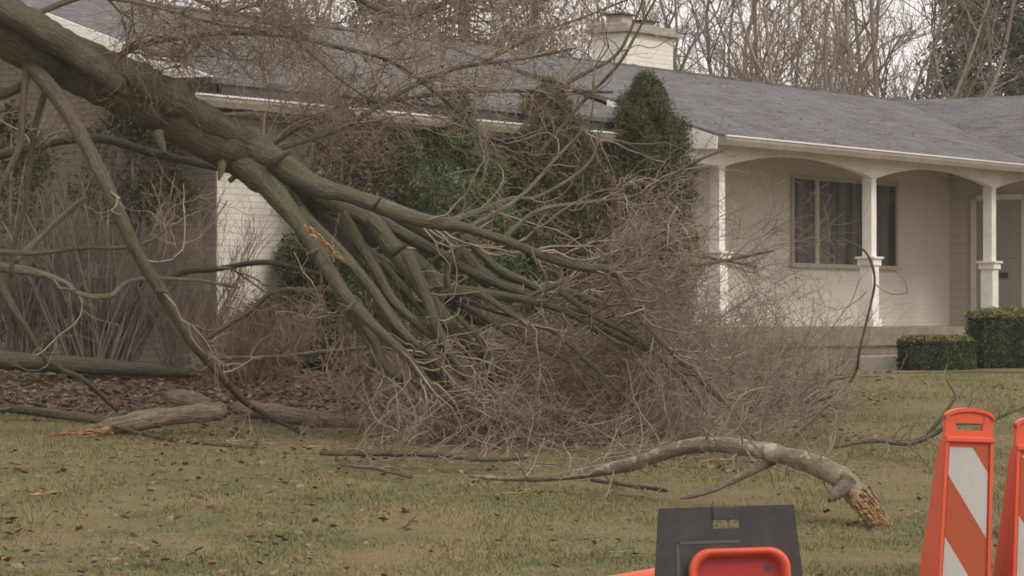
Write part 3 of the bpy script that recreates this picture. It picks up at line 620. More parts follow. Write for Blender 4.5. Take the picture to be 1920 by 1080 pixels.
shards('torn_wood', tree, at(574, 424, 26.72), at(640, 486, 26.72), .028, 46, (.05, .16), front=.05)
0 and limb('torn_wood', px([(572, 424, 4, 26.95), (588, 438, 10, 26.9), (604, 456, 9, 26.9), (624, 474, 6, 26.9), (646, 492, 2, 26.95)]), M['rawwood'], tree, n=9, rough=.25)
# snapped stubs and knots
for (x, y, q, Y, dx, dy) in ((300, 262, 9, 26.8, 10, 26), (415, 315, 8, 27.1, -4, 22), (520, 300, 8, 27.2, 24, -16), (705, 384, 4, 26.9, 10, -14),
                             (590, 470, 6, 26.9, -18, 8), (660, 570, 5, 26.7, -14, 14), (745, 470, 7, 27.2, 18, -10), (1000, 478, 4, 26.5, 8, 20), (800, 548, 6, 27.1, 20, -12), (700, 420, 6, 27.3, 16, 18), (300, 545, 5, 26, 16, 4)):
    limb('snapped_stub', px([(x - dx * .4, y - dy * .4, q * 1.1, Y + .05), (x, y, q * .85, Y), (x + dx * .6, y + dy * .6, q * .6, Y - .04), (x + dx, y + dy, q * .35, Y - .06)]), M['limb'], tree, n=9, k=4, rough=.18)
# hanging limbs at left
B([(20, 70, 22, 26.7), (60, 125, 24, 26.6), (110, 185, 21, 26.4), (158, 265, 18, 26.2), (205, 360, 18, 26), (255, 470, 17, 26), (305, 550, 16, 26.1), (360, 640, 14, 26.3), (412, 702, 11, 26.6), (455, 750, 8, 27), (500, 778, 6, 27.4), (580, 820, 4, 27.6)], 'bark', n=14)
B([(55, 90, 13, 26.6), (42, 200, 9, 26.5), (38, 270, 8, 26.4), (10, 330, 7, 26.3), (-20, 400, 6, 26.3)], 'bark')
B([(100, 120, 12, 26.8), (68, 230, 8, 26.8), (58, 300, 8, 26.8), (50, 370, 7, 26.8), (28, 450, 6, 26.8), (20, 520, 5, 26.8)], 'bark')
B([(-60, 185, 15, 26.7), (0, 178, 14, 26.7), (45, 160, 13, 26.6)], 'bark', keep=False)
B([(-60, 300, 14, 28), (0, 290, 13, 28), (60, 275, 12, 28), (130, 262, 12, 28.1), (200, 262, 12, 28.2), (280, 285, 11, 28.3), (350, 302, 10, 28.4), (430, 320, 6, 28.5)], 'moss')
B([(-40, 470, 6, 26.4), (60, 475, 6, 26.4), (150, 465, 5, 26.4), (250, 462, 4, 26.4), (310, 430, 3, 26.5), (330, 370, 2, 26.5)], n=7)
B([(-20, 500, 13, 27), (60, 510, 11, 27), (120, 530, 9, 27), (150, 552, 8, 27), (205, 555, 7, 27), (250, 525, 5, 27.1), (360, 525, 4, 27.2), (450, 540, 3, 27.3)], 'pale', n=9)
B([(-10, 510, 10, 26.6), (20, 570, 10, 26.6), (55, 625, 9, 26.7), (80, 668, 8, 26.8), (115, 692, 7, 27), (160, 715, 6, 27.2), (220, 770, 4, 27.6)], 'limb')
B([(30, 490, 8, 27.4), (80, 440, 8, 27.6), (130, 395, 9, 27.8), (160, 370, 6, 28)], 'pale', keep=False)
B([(320, 520, 8, 29.2), (350, 508, 10, 29.2), (400, 505, 7, 29.2), (500, 492, 6, 29.1), (600, 515, 4, 29)], 'moss', n=8)
B([(380, 640, 4, 28.8), (460, 590, 5, 28.8), (520, 545, 5, 28.7), (620, 545, 4, 28.6)], 'pale', n=7)
# branches across the top
B([(205, 130, 12, 27), (240, 95, 9, 27), (290, 78, 8, 27.1), (360, 68, 7, 27.2), (440, 62, 5, 27.4), (560, 70, 3, 27.6)], 'bark')
B([(60, 30, 10, 26.6), (120, 5, 8, 26.8), (200, -20, 6, 27)], 'bark')
B([(170, -10, 5, 26.4), (290, 12, 4, 26.5), (380, 38, 4, 26.6), (500, 60, 3, 26.8)], 'pale', n=7)
B([(350, -10, 6, 27.6), (420, 20, 6, 27.6), (500, 40, 5, 27.6), (560, 80, 4, 27.6), (640, 150, 3, 27.7), (700, 190, 2, 27.8)], 'pale', n=7)
B([(560, 70, 5, 28), (640, 90, 5, 28.2), (720, 110, 4, 28.4), (800, 160, 4, 28.6), (880, 230, 3, 28.6), (940, 300, 2, 28.6)], 'limb', n=7)
B([(640, -20, 9, 30), (740, 30, 8, 30), (800, 20, 7, 30.2), (900, -30, 5, 30.4)], 'bark', n=8)
B([(430, 340, 8, 28.6), (540, 250, 6, 28.8), (640, 200, 5, 29), (760, 185, 5, 29.2), (860, 172, 4.5, 29.4), (1000, 170, 4, 29.6), (1150, 173, 3, 29.8)], 'bark', n=8)
B([(520, 280, 8, 27.8), (640, 240, 5, 28), (740, 180, 5, 28.2), (850, 130, 4, 28.4), (980, 110, 3.5, 28.6), (1080, 90, 2.5, 28.8)], 'limb', n=8)
B([(960, 260, 4, 29.4), (1060, 160, 4, 29.5), (1150, 108, 4, 29.6), (1185, 50, 3, 29.7), (1205, 0, 2.5, 29.8), (1210, -40, 2, 29.8)], 'bark', n=7)
B([(1000, 300, 4, 29.6), (1090, 195, 4, 29.8), (1160, 120, 3.5, 29.8), (1195, 60, 3, 29.9), (1240, -20, 2, 30)], 'bark', n=7)
B([(900, 120, 3.5, 30), (1020, 60, 3, 30), (1100, 30, 2.5, 30.2), (1200, -10, 2, 30.4)], 'bark', n=7)
# dark dangling tip over the second porch column
B([(1560, 440, 1, 27.4), (1610, 462, 2, 27.3), (1632, 488, 3, 27.2), (1640, 530, 2.8, 27.2), (1628, 590, 2.6, 27.2), (1613, 650, 2.8, 27.2), (1604, 700, 3, 27.3), (1575, 735, 3, 27.3), (1535, 752, 3, 27.3)], 'bark', n=7)
B([(1490, 820, 3, 26), (1550, 760, 4, 26), (1590, 720, 3, 26.2)], 'pale', n=7, keep=False)

# ---- twigs: several generations
P0, R0 = resample(curves, 12)
tw = []; redt = []
def dens(Pp):
    q = Pp[:, -1] * .6 + Pp[:, Pp.shape[1] // 2] * .4; x = 960 + F * q[:, 0] / q[:, 1]; y = 600 - F * (q[:, 2] - 1.6) / q[:, 1]
    d = np.ones(len(q))
    d[(x > 1120) & (y < 320)] = .2; d[(x > 1060) & (y < 170)] = .05
    d[(x > 130) & (x < 640) & (y > 10) & (y < 230)] = .85; d[(x > 340) & (x < 1000) & (y > 130) & (y < 290)] = .85; d[(x >= 640) & (x < 1120) & (y < 300)] = .5
    d[(x > 1480) & (y < 460)] = .05; d[(x > 1590)] = .12; d[(x > 360) & (x < 560) & (y > 180) & (y < 620)] = .5
    d[(x > 560) & (x < 1150) & (y > 300) & (y < 740)] = .27; d[(x >= 1150) & (x < 1590) & (y > 320)] = .8
    d[(x < 360) & (y > 230)] = .5; d[(x < 640) & (y > 690)] = .35
    return rng.uniform(size=len(q)) < d
def cullp(a):
    k = dens(a[0]); return a[0][k], a[1][k]
def gen(P0, R0, n1, n2, n3, bias, bw, l1, l2, l3, tr=(.2, 1), store=None, spread=.9):
    a = grow(P0, R0, n1, tr, l1, bias, bw, spread, .8, 10, .3, .45, .0035, .4, rmax=.011, floor=1); a = cullp(a)
    b = grow(*a, n2, (.1, 1), l2, bias, bw * .7, 1., .7, 8, .32, .6, .0024, .5, rmax=.005, floor=1); b = cullp(b)
    c = grow(*b, n3, (.1, 1), l3, bias, bw * .5, 1., .6, 6, .32, .7, .0017, .6, rmax=.0028, floor=1); c = cullp(c)
    store += [tubes(*a, 4), tubes(*b, 3), tubes(*c, 3)]
def pick(f): return [c for c in curves if f(c)]
allP = resample(curves, 14)
right = resample([c for c in curves if c[-1][0] > at(1000, 500, 27)[0]], 14)
gen(*right, 340, 2100, 5600, (1, .15, -.05), .7, (.6, 2.1), (.4, 1.1), (.15, .55), (.4, 1), tw)
gen(*allP, 420, 1900, 4200, (.35, 0, .1), .35, (.4, 1.5), (.25, .8), (.12, .45), (.15, 1), tw)
topc = resample([c for c in curves if c[:, 2].mean() > at(700, 260, 28)[2] and c[-1][0] > at(400, 0, 27)[0]], 14)
gen(*topc, 330, 2200, 5200, (.5, 0, -.1), .4, (.5, 1.7), (.3, 1.0), (.15, .6), (.05, 1), tw)
V, Q = merge(tw); npmesh('twigs', V, Q, M['twig'], tree, kind='stuff')
low = resample([c for c in curves if c[-1][2] < at(900, 600, 27)[2] and c[-1][0] > at(800, 500, 27)[0]], 14)
low = (low[0] + np.array([0, .5, 0]), low[1])
gen(*low, 330, 2100, 6500, (.75, .45, -.1), .6, (.6, 1.9), (.35, 1.0), (.15, .5), (.35, 1), redt)
# red brown brush heap under the crown: arching shoots from the ground
def shoots(n, xr, Yr, ln, bias, rad, K=9, dens=1., wig=.16):
    x = rng.uniform(*xr, n); Y = rng.uniform(*Yr, n); X = (x - 960) / F * Y
    p = np.stack([X, Y, gzu(X, Y) + rng.uniform(0, .12, n)], 1); d = norm(rng.normal(0, .55, (n, 3)) * np.array([1, .6, .4]) + np.array(bias))
    Ls = rng.uniform(*ln, n)[:, None] / (K - 1); out = np.empty((n, K, 3)); out[:, 0] = p; cu = rng.normal(0, wig * .5, (n, 3))
    for k in range(1, K):
        out[:, k] = out[:, k - 1] + d * Ls; d = norm(d + cu + rng.normal(0, wig, (n, 3)) + np.array([0, 0, -.05]))
    out[..., 2] = np.maximum(out[..., 2], gz(out[..., 1]) + .01)
    return out, rng.uniform(rad[0], rad[1], n)[:, None] * np.linspace(1, .4, K)[None]
a = shoots(480, (880, 1540), (28.3, 32), (.5, 1.35), (.35, 0, .6), (.003, .006))
b = grow(*a, 2900, (.1, 1), (.2, .7), (.3, 0, .1), .3, .9, .7, 7, .2, .6, .002, .5, rmax=.003)
redt += [tubes(*a, 4), tubes(*b, 3)]
a = shoots(210, (680, 1480), (24.6, 28.6), (.25, .95), (.55, 0, .22), (.003, .007), wig=.2)
b = grow(*a, 1500, (.1, 1), (.15, .6), (.3, 0, .1), .3, .9, .7, 7, .2, .6, .002, .5, rmax=.003, floor=1)
redt += [tubes(*a, 4), tubes(*b, 3)]
a = shoots(240, (600, 1100), (29.5, 32), (.4, 1.2), (.35, 0, .45), (.003, .006))
b = grow(*a, 1700, (.1, 1), (.2, .7), (.3, 0, .1), .3, .9, .7, 7, .2, .6, .002, .5, rmax=.003)
redt += [tubes(*a, 4), tubes(*b, 3)]
V, Q = merge(redt); npmesh('fine_crown_twigs', V, Q, M['twigred'], tree, kind='stuff')
# tufts of brown clinging leaves in the crown
tips = allP[0][:, 4:].reshape(-1, 3); sel = tips[(tips[:, 2] > at(0, 260, 28)[2]) & (tips[:, 0] > at(540, 0, 28)[0]) & (tips[:, 0] < at(900, 0, 28)[0])]
if len(sel):
    cc = sel[rng.integers(0, len(sel), 40)] + rng.normal(0, .2, (40, 3)); C = (cc[:, None] + rng.normal(0, .10, (40, 22, 3))).reshape(-1, 3)
    V, Q = leaves(C, .022, .4); npmesh('dead_leaf_tufts', V, Q, M['dead'], tree)

# ================================================================== OTHER WOOD ON THE GROUND
def piece(name, rows, mat, label, cat, n=14, rough=.1, group=None, wob=0, rest=False):
    r = px(rows); c = r[:, :3].mean(0); gr = gz(c[1]); base = np.array([c[0], c[1], float(gr)])
    root = empty(name, base, label=label, cat=cat, group=group)
    r = r.copy(); r[:, :3] -= base
    o, cu = limb('bark', r, M[mat], root, n=n, rough=rough, wob=wob); cu = cu.copy(); cu[:, :3] += base
    return root, base, cu
# arched broken limb in the foreground
rows = [(880, 893, 3, 23.6), (960, 898, 5, 23.4), (1050, 893, 8, 23.2), (1130, 881, 11, 23), (1200, 866, 13, 22.8), (1265, 843, 14, 22.6), (1330, 833, 14, 22.4), (1400, 840, 15, 22.2), (1470, 854, 17, 22), (1530, 872, 19, 21.8), (1580, 900, 21, 21.6), (1605, 925, 23, 21.5), (1622, 945, 24, 21.42)]
br, base, cu = piece('broken_limb', rows, 'patchy', 'pale arching broken limb with splintered end on the lawn behind the black board', 'branch', n=20, rough=.07)
# splintered end: shards around a raw core
limb('raw_core', px([(1604, 922, 17, 21.47), (1620, 945, 19, 21.4), (1636, 965, 14, 21.35), (1650, 982, 6, 21.3)]) - np.array([*base, 0]), M['rawwood'], br, n=16, rough=.3)
shards('splintered_end', br, at(1610, 930, 21.34), at(1646, 975, 21.28), .062, 120, (.10, .24), base, front=.055, sw=(.002, .008))
shards('splintered_end', br, at(1616, 945, 21.34), at(1662, 990, 21.28), .05, 60, (.04, .12), base, front=.03, sw=(.002, .006))
shards('torn_bark', br, at(1612, 925, 21.36), at(1650, 975, 21.4), .10, 26, (.06, .2), base, front=.0, mat='pale', sw=(.01, .022))
limb('branch', px([(1450, 862, 10, 22.1), (1395, 890, 8, 22), (1345, 915, 6, 21.9), (1300, 930, 4, 21.8), (1275, 935, 2, 21.8)]) - np.array([*base, 0]), M['pale'], br, n=9)
limb('stub', px([(1590, 900, 14, 21.5), (1578, 918, 14, 21.45), (1560, 932, 9, 21.4), (1552, 940, 3, 21.4)]) - np.array([*base, 0]), M['pale'], br, n=10, rough=.2)
limb('stub', px([(1565, 892, 9, 21.75), (1580, 868, 7, 21.8), (1586, 852, 5, 21.85), (1590, 848, 2, 21.85)]) - np.array([*base, 0]), M['pale'], br, n=9, rough=.15)
P1, R1 = resample([cu], 14); a = grow(P1, R1, 46, (.0, .8), (.25, .9), (-.2, 0, .35), .5, .9, .4, 8, .18, .3, .003, .4, rmax=.007, floor=1); b = grow(*a, 190, (.2, 1), (.1, .4), (0, 0, .2), .3, K=6, rs=.6, rmin=.002, floor=1)
V, Q = merge([tubes(*a, 4), tubes(*b, 3)]); npmesh('twigs', V - base, Q, M['twig'], br)
# right hand branch
def branch_thing(rows, mat, label, ntw, l=(.2, .6), name='fallen_branch', group=None, extra=[], n=9, bias=(0, 0, .3)):
    rows = [(x, y, q * (.68 if q > 4 else .9), Y) for x, y, q, Y in rows]; extra = [[(x, y, q * .7, Y) for x, y, q, Y in e] for e in extra]
    root, base, cu = piece(name, rows, mat, label, 'branch', n=n, group=group, wob=.003)
    cs = [cu]
    for r in extra:
        q = px(r); q[:, :3] -= base; o, c2 = limb('side_branch', q, M[mat], root, n=7); c2[:, :3] += base; cs.append(c2)
    if ntw > 5:
        P1, R1 = resample(cs, 12); a = grow(P1, R1, ntw, (.1, 1), l, bias, .4, .9, .6, 7, .2, .45, .0022, .4, rmax=.006, floor=1)
        b = grow(*a, ntw * 3, (.2, 1), (l[0] * .5, l[1] * .5), bias, .3, K=5, rs=.6, rmin=.0018, floor=1)
        V, Q = merge([tubes(*a, 4), tubes(*b, 3)]); npmesh('twigs', V - base, Q, M['twig'], root)
    return root
branch_thing([(1565, 838, 6, 25.6), (1640, 824, 8, 25.5), (1700, 829, 9, 25.4), (1745, 818, 8, 25.3), (1790, 795, 7, 25.2), (1850, 790, 6, 25.2), (1885, 778, 5, 25.2), (1940, 755, 5, 25.2)], 'pale',
             'crooked grey branch lying on the lawn behind the striped panels', 26, extra=[[(1740, 815, 6, 25.3), (1775, 770, 5, 25.2), (1790, 740, 4, 25.2), (1774, 712, 3, 25.2)], [(1700, 830, 4, 25.4), (1730, 860, 3, 24.8), (1752, 890, 2, 24.3)]])
branch_thing([(880, 1030, 1.6, 20.3), (940, 1032, 2.6, 20.3), (998, 1040, 2.2, 20.2)], 'bark', 'thin straight dark stick on the lawn nearest the middle of the frame', 0, n=6)
branch_thing([(1020, 1040, 1.6, 20.2), (1060, 1044, 2.6, 20.2), (1100, 1043, 1.4, 20.2)], 'bark', 'short dark stick just right of the straight stick on the lawn', 0, n=6)
branch_thing([(80, 853, 2.5, 25.9), (130, 868, 3, 25.6), (200, 874, 2, 25.3)], 'bark', 'curved dark stick on the lawn at left below the split log', 3, n=6)
branch_thing([(-10, 970, 3, 21.7), (30, 978, 3, 21.6), (70, 985, 2, 21.5)], 'bark', 'dark stick entering at the left edge of the lawn', 2, n=6)
branch_thing([(360, 928, 2, 23), (400, 958, 2.5, 22.5), (430, 973, 2, 22.3)], 'bark', 'small bent twig on open lawn at left of centre', 3, n=6)
branch_thing([(700, 1008, 2, 20.9), (750, 995, 2.2, 21.1), (780, 968, 1.5, 21.6)], 'bark', 'small upturned twig on the lawn below the crown', 3, n=6)
branch_thing([(1110, 1040, 1.2, 20.3), (1145, 1010, 1.6, 20.8), (1165, 1008, 1.2, 20.9)], 'pale', 'thin pale twig on the lawn left of the black board', 1, n=6)
branch_thing([(55, 927, 2.2, 22.9), (85, 928, 3, 22.9), (117, 922, 2.2, 22.95)], 'rawwood', 'short pale strip of bare wood on the lawn at left', 0, n=6, name='wood_splinter')
branch_thing([(1695, 967, 1.5, 22), (1715, 963, 3, 22), (1728, 962, 1.5, 22)], 'rawwood', 'small pale wood chip on the lawn beside the broken limb end', 0, n=6, name='wood_splinter')
branch_thing([(640, 872, 5, 24.3), (720, 880, 6, 24.1), (770, 893, 7, 23.9)], 'pale', 'broken stick at the near edge of the crown on the lawn', 6, n=8)
branch_thing([(600, 850, 6, 25), (700, 848, 9, 24.9), (800, 850, 8, 24.8), (900, 862, 6, 24.6), (990, 858, 5, 24.6)], 'limb', 'long limb lying flat on the lawn under the crown', 20, n=10)
branch_thing([(1110, 900, 5, 23.4), (1180, 912, 6, 23.1), (1250, 920, 5, 22.8)], 'bark', 'dark stick lying just below the arching broken limb', 8, n=8)
branch_thing([(-40, 760, 9, 28.6), (30, 768, 11, 28.5), (100, 778, 13, 28.4), (180, 790, 12, 28.2), (240, 800, 8, 28)], 'moss', 'dark mossy branch on the ground left of the split log', 12, n=10)
branch_thing([(200, 795, 4, 27.4), (300, 822, 4, 26.9), (400, 838, 4, 26.5), (480, 850, 4, 26.2), (600, 862, 3, 25.9)], 'bark', 'long thin dark branch on the lawn in front of the split log', 16, n=8)
# logs
lg, base, cu = piece('split_log', [(95, 818, 5, 27.6), (150, 810, 10, 27.5), (210, 800, 15, 27.4), (280, 787, 19, 27.4), (350, 777, 19, 27.4), (405, 772, 16, 27.4), (425, 772, 12, 27.4)], 'red', 'tan barkless split log lying on the lawn edge at left', 'log', rough=.14)
shards('torn_wood', lg, at(205, 808, 27.2), at(92, 822, 27.2), .035, 90, (.08, .3), base, front=.05)
shards('torn_wood', lg, at(182, 827, 27), at(152, 827, 27), .01, 6, (.1, .2), base, front=.01)
piece('log', [(318, 742, 9, 28.9), (340, 747, 17, 28.8), (365, 752, 17, 28.7), (395, 762, 12, 28.6)], 'red', 'short rounded reddish log end just behind the split log', 'log', rough=.1)
piece('log', [(440, 765, 12, 28.6), (500, 772, 18, 28.5), (570, 783, 17, 28.3), (640, 793, 14, 28.2), (700, 800, 9, 28.1)], 'red', 'reddish brown log right of the split log under the crown', 'log', rough=.1)
piece('mossy_log', [(-60, 672, 18, 31.2), (40, 678, 18, 31.2), (120, 683, 16, 31.2), (200, 689, 15, 31.3), (290, 695, 12, 31.3), (370, 702, 7, 31.3)], 'moss', 'dark mossy log lying along the bed at far left', 'log', rough=.1)
branch_thing([(400, 672, 4, 31), (520, 668, 5, 30.6), (640, 655, 6, 30.2), (800, 640, 5, 29.9), (960, 630, 5, 29.8)], 'pale', 'pale nearly level branch low behind the fallen limbs', 14, n=8)

# ================================================================== MULTI-STEM BARE SHRUBS
def stemshrub(name, x, yb, Y, h, w, n, label, mat='twiggrey', rad=(.006, .018), tw=500, dep=.5, lean=0):
    a = at(x, yb, Y); base = np.array([a[0], Y, float(gz(Y))]); root = empty(name, base, label=label, cat='shrub')
    K = 10; P = np.empty((n, K, 3)); P[:, 0] = np.stack([rng.normal(0, w * .12, n), rng.normal(0, w * .1, n), 0 * rng.uniform(size=n)], 1)
    an = rng.uniform(-1, 1, n); d = norm(np.stack([an * w / h * 1.2 + lean, rng.uniform(-1, 1, n) * dep * w / h, np.ones(n)], 1)); L = h * rng.uniform(.5, 1.05, n)[:, None] / (K - 1)
    for k in range(1, K): P[:, k] = P[:, k - 1] + d * L; d = norm(d + rng.normal(0, .07, (n, 3)) + np.array([0, 0, .02]))
    R = rng.uniform(*rad, n)[:, None] * np.linspace(1, .3, K)[None]
    V, Q = tubes(P, R, 5); npmesh('stems', V, Q, M[mat], root, smooth=True)
    a = grow(P, R, tw, (.25, 1), (.25, .8), (0, 0, 1), .6, .5, .9, 7, .12, .5, .003, .4, rmax=.008); b = grow(*a, tw * 3, (.2, 1), (.12, .45), (0, 0, 1), .5, .6, .8, 5, .14, .6, .0022, .5)
    V, Q = merge([tubes(*a, 3), tubes(*b, 3)]); npmesh('twigs', V, Q, M[mat], root); return root
stemshrub('bare_shrub', 180, 690, 31.9, 2.2, 1.0, 90, 'bare many stemmed grey shrub left of the long hanging limb', tw=330, rad=(.008, .024))
stemshrub('bare_shrub', 30, 690, 32.1, 2.4, .8, 50, 'bare grey shrub at the left edge behind the hanging limbs', tw=300)
stemshrub('bare_shrub', 330, 700, 31.8, 1.7, .8, 40, 'smaller leaning bare shrub in front of the house corner', tw=320, rad=(.004, .011), lean=.15)
stemshrub('bare_shrub', 470, 705, 31.2, .8, .9, 60, 'low reddish bare shrub at the foot of the white brick wall', 'twigred', (.003, .007), 350)

# ================================================================== TREES BEHIND THE HOUSE
def baretree(h, spread, nl, seed, forks=3):
    K = 12; st = np.linspace(0, 1, K); stems = []
    for f in range(forks):
        e = np.array([rng.normal(0, spread * .8), rng.normal(0, spread * .8), h * rng.uniform(.75, 1.0)])
        p = np.outer(st, e) + np.cumsum(rng.normal(0, .09, (K, 3)), 0); p[0] = rng.normal(0, .1, 3) * [1, 1, 0]; stems.append(p)
    P = np.array(stems); R = np.linspace(.075, .018, K)[None].repeat(forks, 0) * rng.uniform(.7, 1.1, (forks, 1))
    a = grow(P, R, nl, (.08, .95), (1.4, 4.0), (0, 0, 1), .45, 1.0, .5, 9, .13, .5, .018, .3, rmax=.04)
    b = grow(*a, nl * 7, (.15, 1), (.7, 2.0), (0, 0, 1), .4, .8, .7, 7, .16, .55, .009, .4, rmax=.015)
    c = grow(*b, nl * 22, (.1, 1), (.3, 1.0), (0, 0, 1), .3, .8, .7, 5, .18, .6, .0055, .5, rmax=.008)
    return tubes(P, R, 7), merge([tubes(*a, 5), tubes(*b, 3), tubes(*c, 3)])
protos = []
LB = [(1292, 60, 'slender bare tree just right of the chimney'), (1345, 66, 'second bare tree right of the chimney above the roof'), (1405, 62, 'bare tree with spreading crown over the middle of the porch roof'),
      (1450, 70, 'bare brown tree close behind the roof left of the leafy trunks'), (1500, 58, 'twiggy bare tree rising over the middle of the ridge'), (1562, 64, 'upright bare tree left of the brown multi trunk tree'),
      (1625, 57, 'brown multi trunk bare tree rising where the ridge dips'), (1668, 60, 'bare tree whose trunks lean right above the roof valley'), (1722, 66, 'bare tree left of the dark evergreens at right'),
      (1765, 72, 'thin bare tree against the dark evergreens at right'), (1235, 75, 'faint bare tree behind the chimney'), (1090, 70, 'bare tree left of the chimney'), (980, 62, 'bare tree between the big pine and the chimney'),
      (600, 60, 'bare tree at top left behind the roof ridge'), (470, 58, 'bare tree behind the roof above the trunk'), (340, 60, 'bare tree at the top left corner beyond the roof')]
for i, (x, Y, lb) in enumerate(LB):
    q = at(x, 300, Y)
    root = empty('bare_tree', (q[0], Y, .9), (0, 0, rng.uniform(0, 6)), label=lb, cat='tree', group='bare trees behind the house')
    if i < 5:
        t_, c_ = baretree(rng.uniform(8.5, 10.5), 2.6, 46, i, forks=3 + i % 2)
        to = npmesh('trunk', *t_, M['farbark'], root, smooth=True); co = npmesh('crown', *c_, M['farbark'], root); protos.append((to, co))
    else:
        for o in protos[[0, 1, 2, 3, 4, 1, 4, 2, 0, 3, 2][i % 11]]: c = o.copy(); COL.objects.link(c); c.parent = root
        root.scale = (rng.uniform(.85, 1.1),) * 2 + (rng.uniform(.85, 1.15),)
def conifer(x, Y, base_w, h, mat, label, n=60, seed=0, gap=.5, leaf=.09, droop=-.25, low=.0):
    q = at(x, 300, Y); root = empty('evergreen_tree', (q[0], Y, .9), label=label, cat='tree', group='evergreen trees behind the house')
    K = 8; st = np.linspace(0, 1, 12); P = np.outer(st, (0, 0, h))[None]; V, Q = tubes(P, np.linspace(.22, .03, 12)[None], 8); npmesh('trunk', V, Q, M['farbark'], root, smooth=True)
    m = n * 5; t = rng.uniform(low, .98, m); an = rng.uniform(0, 2 * PI, m); L = base_w * (1 - t) ** .7 * rng.uniform(.5, 1.1, m)
    e = np.stack([np.cos(an) * L, np.sin(an) * L, droop * L + rng.normal(0, .15, m)], 1); s = np.linspace(0, 1, K)
    Bp = np.stack([0 * t, 0 * t, t * h], 1)[:, None] + s[None, :, None] * e[:, None] + np.cumsum(rng.normal(0, .04, (m, K, 3)), 1)
    V1 = tubes(Bp, np.linspace(.03, .008, K)[None].repeat(m, 0), 3); npmesh('limbs', *V1, M['farbark'], root)
    per = 46; k = rng.integers(2, K, (m, per)); C = Bp[np.arange(m)[:, None], k] + rng.normal(0, .17, (m, per, 3)); C = C.reshape(-1, 3)
    C = C[np.sin(C[:, 0] * 2.7 + 1) * np.sin(C[:, 2] * 3.1) * np.sin(C[:, 1] * 2.2) < gap]
    V, Q = leaves(C, leaf, .28, 0, .5); npmesh('crown', V, Q, mat, root); return root
conifer(870, 64, 2.6, 13, M['farbrown'], 'large brownish evergreen rising behind the roof left of the chimney', 80, gap=.35, leaf=.07)
conifer(720, 68, 2.4, 12, M['farbrown'], 'brownish evergreen left of the largest one behind the roof', 70, gap=.3, leaf=.07)
conifer(1000, 72, 2.0, 12, M['farbrown'], 'thin brownish evergreen nearest the chimney', 50, gap=.3, leaf=.07)
conifer(1900, 62, 2.4, 12, M['farever'], 'dark blue green evergreen at the top right corner', 80, gap=.5, leaf=.08)
conifer(1815, 66, 1.9, 9, M['farever'], 'dark evergreen left of the corner evergreen above the wing roof', 60, gap=.4, leaf=.08)
conifer(1990, 70, 2.6, 13, M['farever'], 'evergreen partly cut off by the right edge', 60, gap=.5, leaf=.08)
# far woodland
n = 60; x = rng.uniform(-26, 34, n); Y = rng.uniform(95, 125, n); K = 8
P = np.empty((n, K, 3)); P[:, 0] = np.stack([x, Y, np.full(n, .9)], 1); d = norm(np.stack([rng.normal(0, .12, n), rng.normal(0, .1, n), np.ones(n)], 1))
for k in range(1, K): P[:, k] = P[:, k - 1] + d * 1.6; d = norm(d + rng.normal(0, .08, (n, 3)))
R = rng.uniform(.02, .05, n)[:, None] * np.linspace(1, .3, K)[None]
a = grow(P, R, 1500, (.1, 1), (1, 3), (0, 0, 1), .6, .8, .7, 6, .15, .4, .015, .4, rmax=.03); b = grow(*a, 7000, (.1, 1), (.5, 1.4), (0, 0, 1), .4, .8, .7, 4, .15, .5, .009, .5)
V, Q = merge([tubes(P, R, 4), tubes(*a, 3), tubes(*b, 3)])
npmesh('distant_woods', V, Q, M['farbark'], kind='stuff', label='bare distant woodland showing beyond the house roof', category='woods')

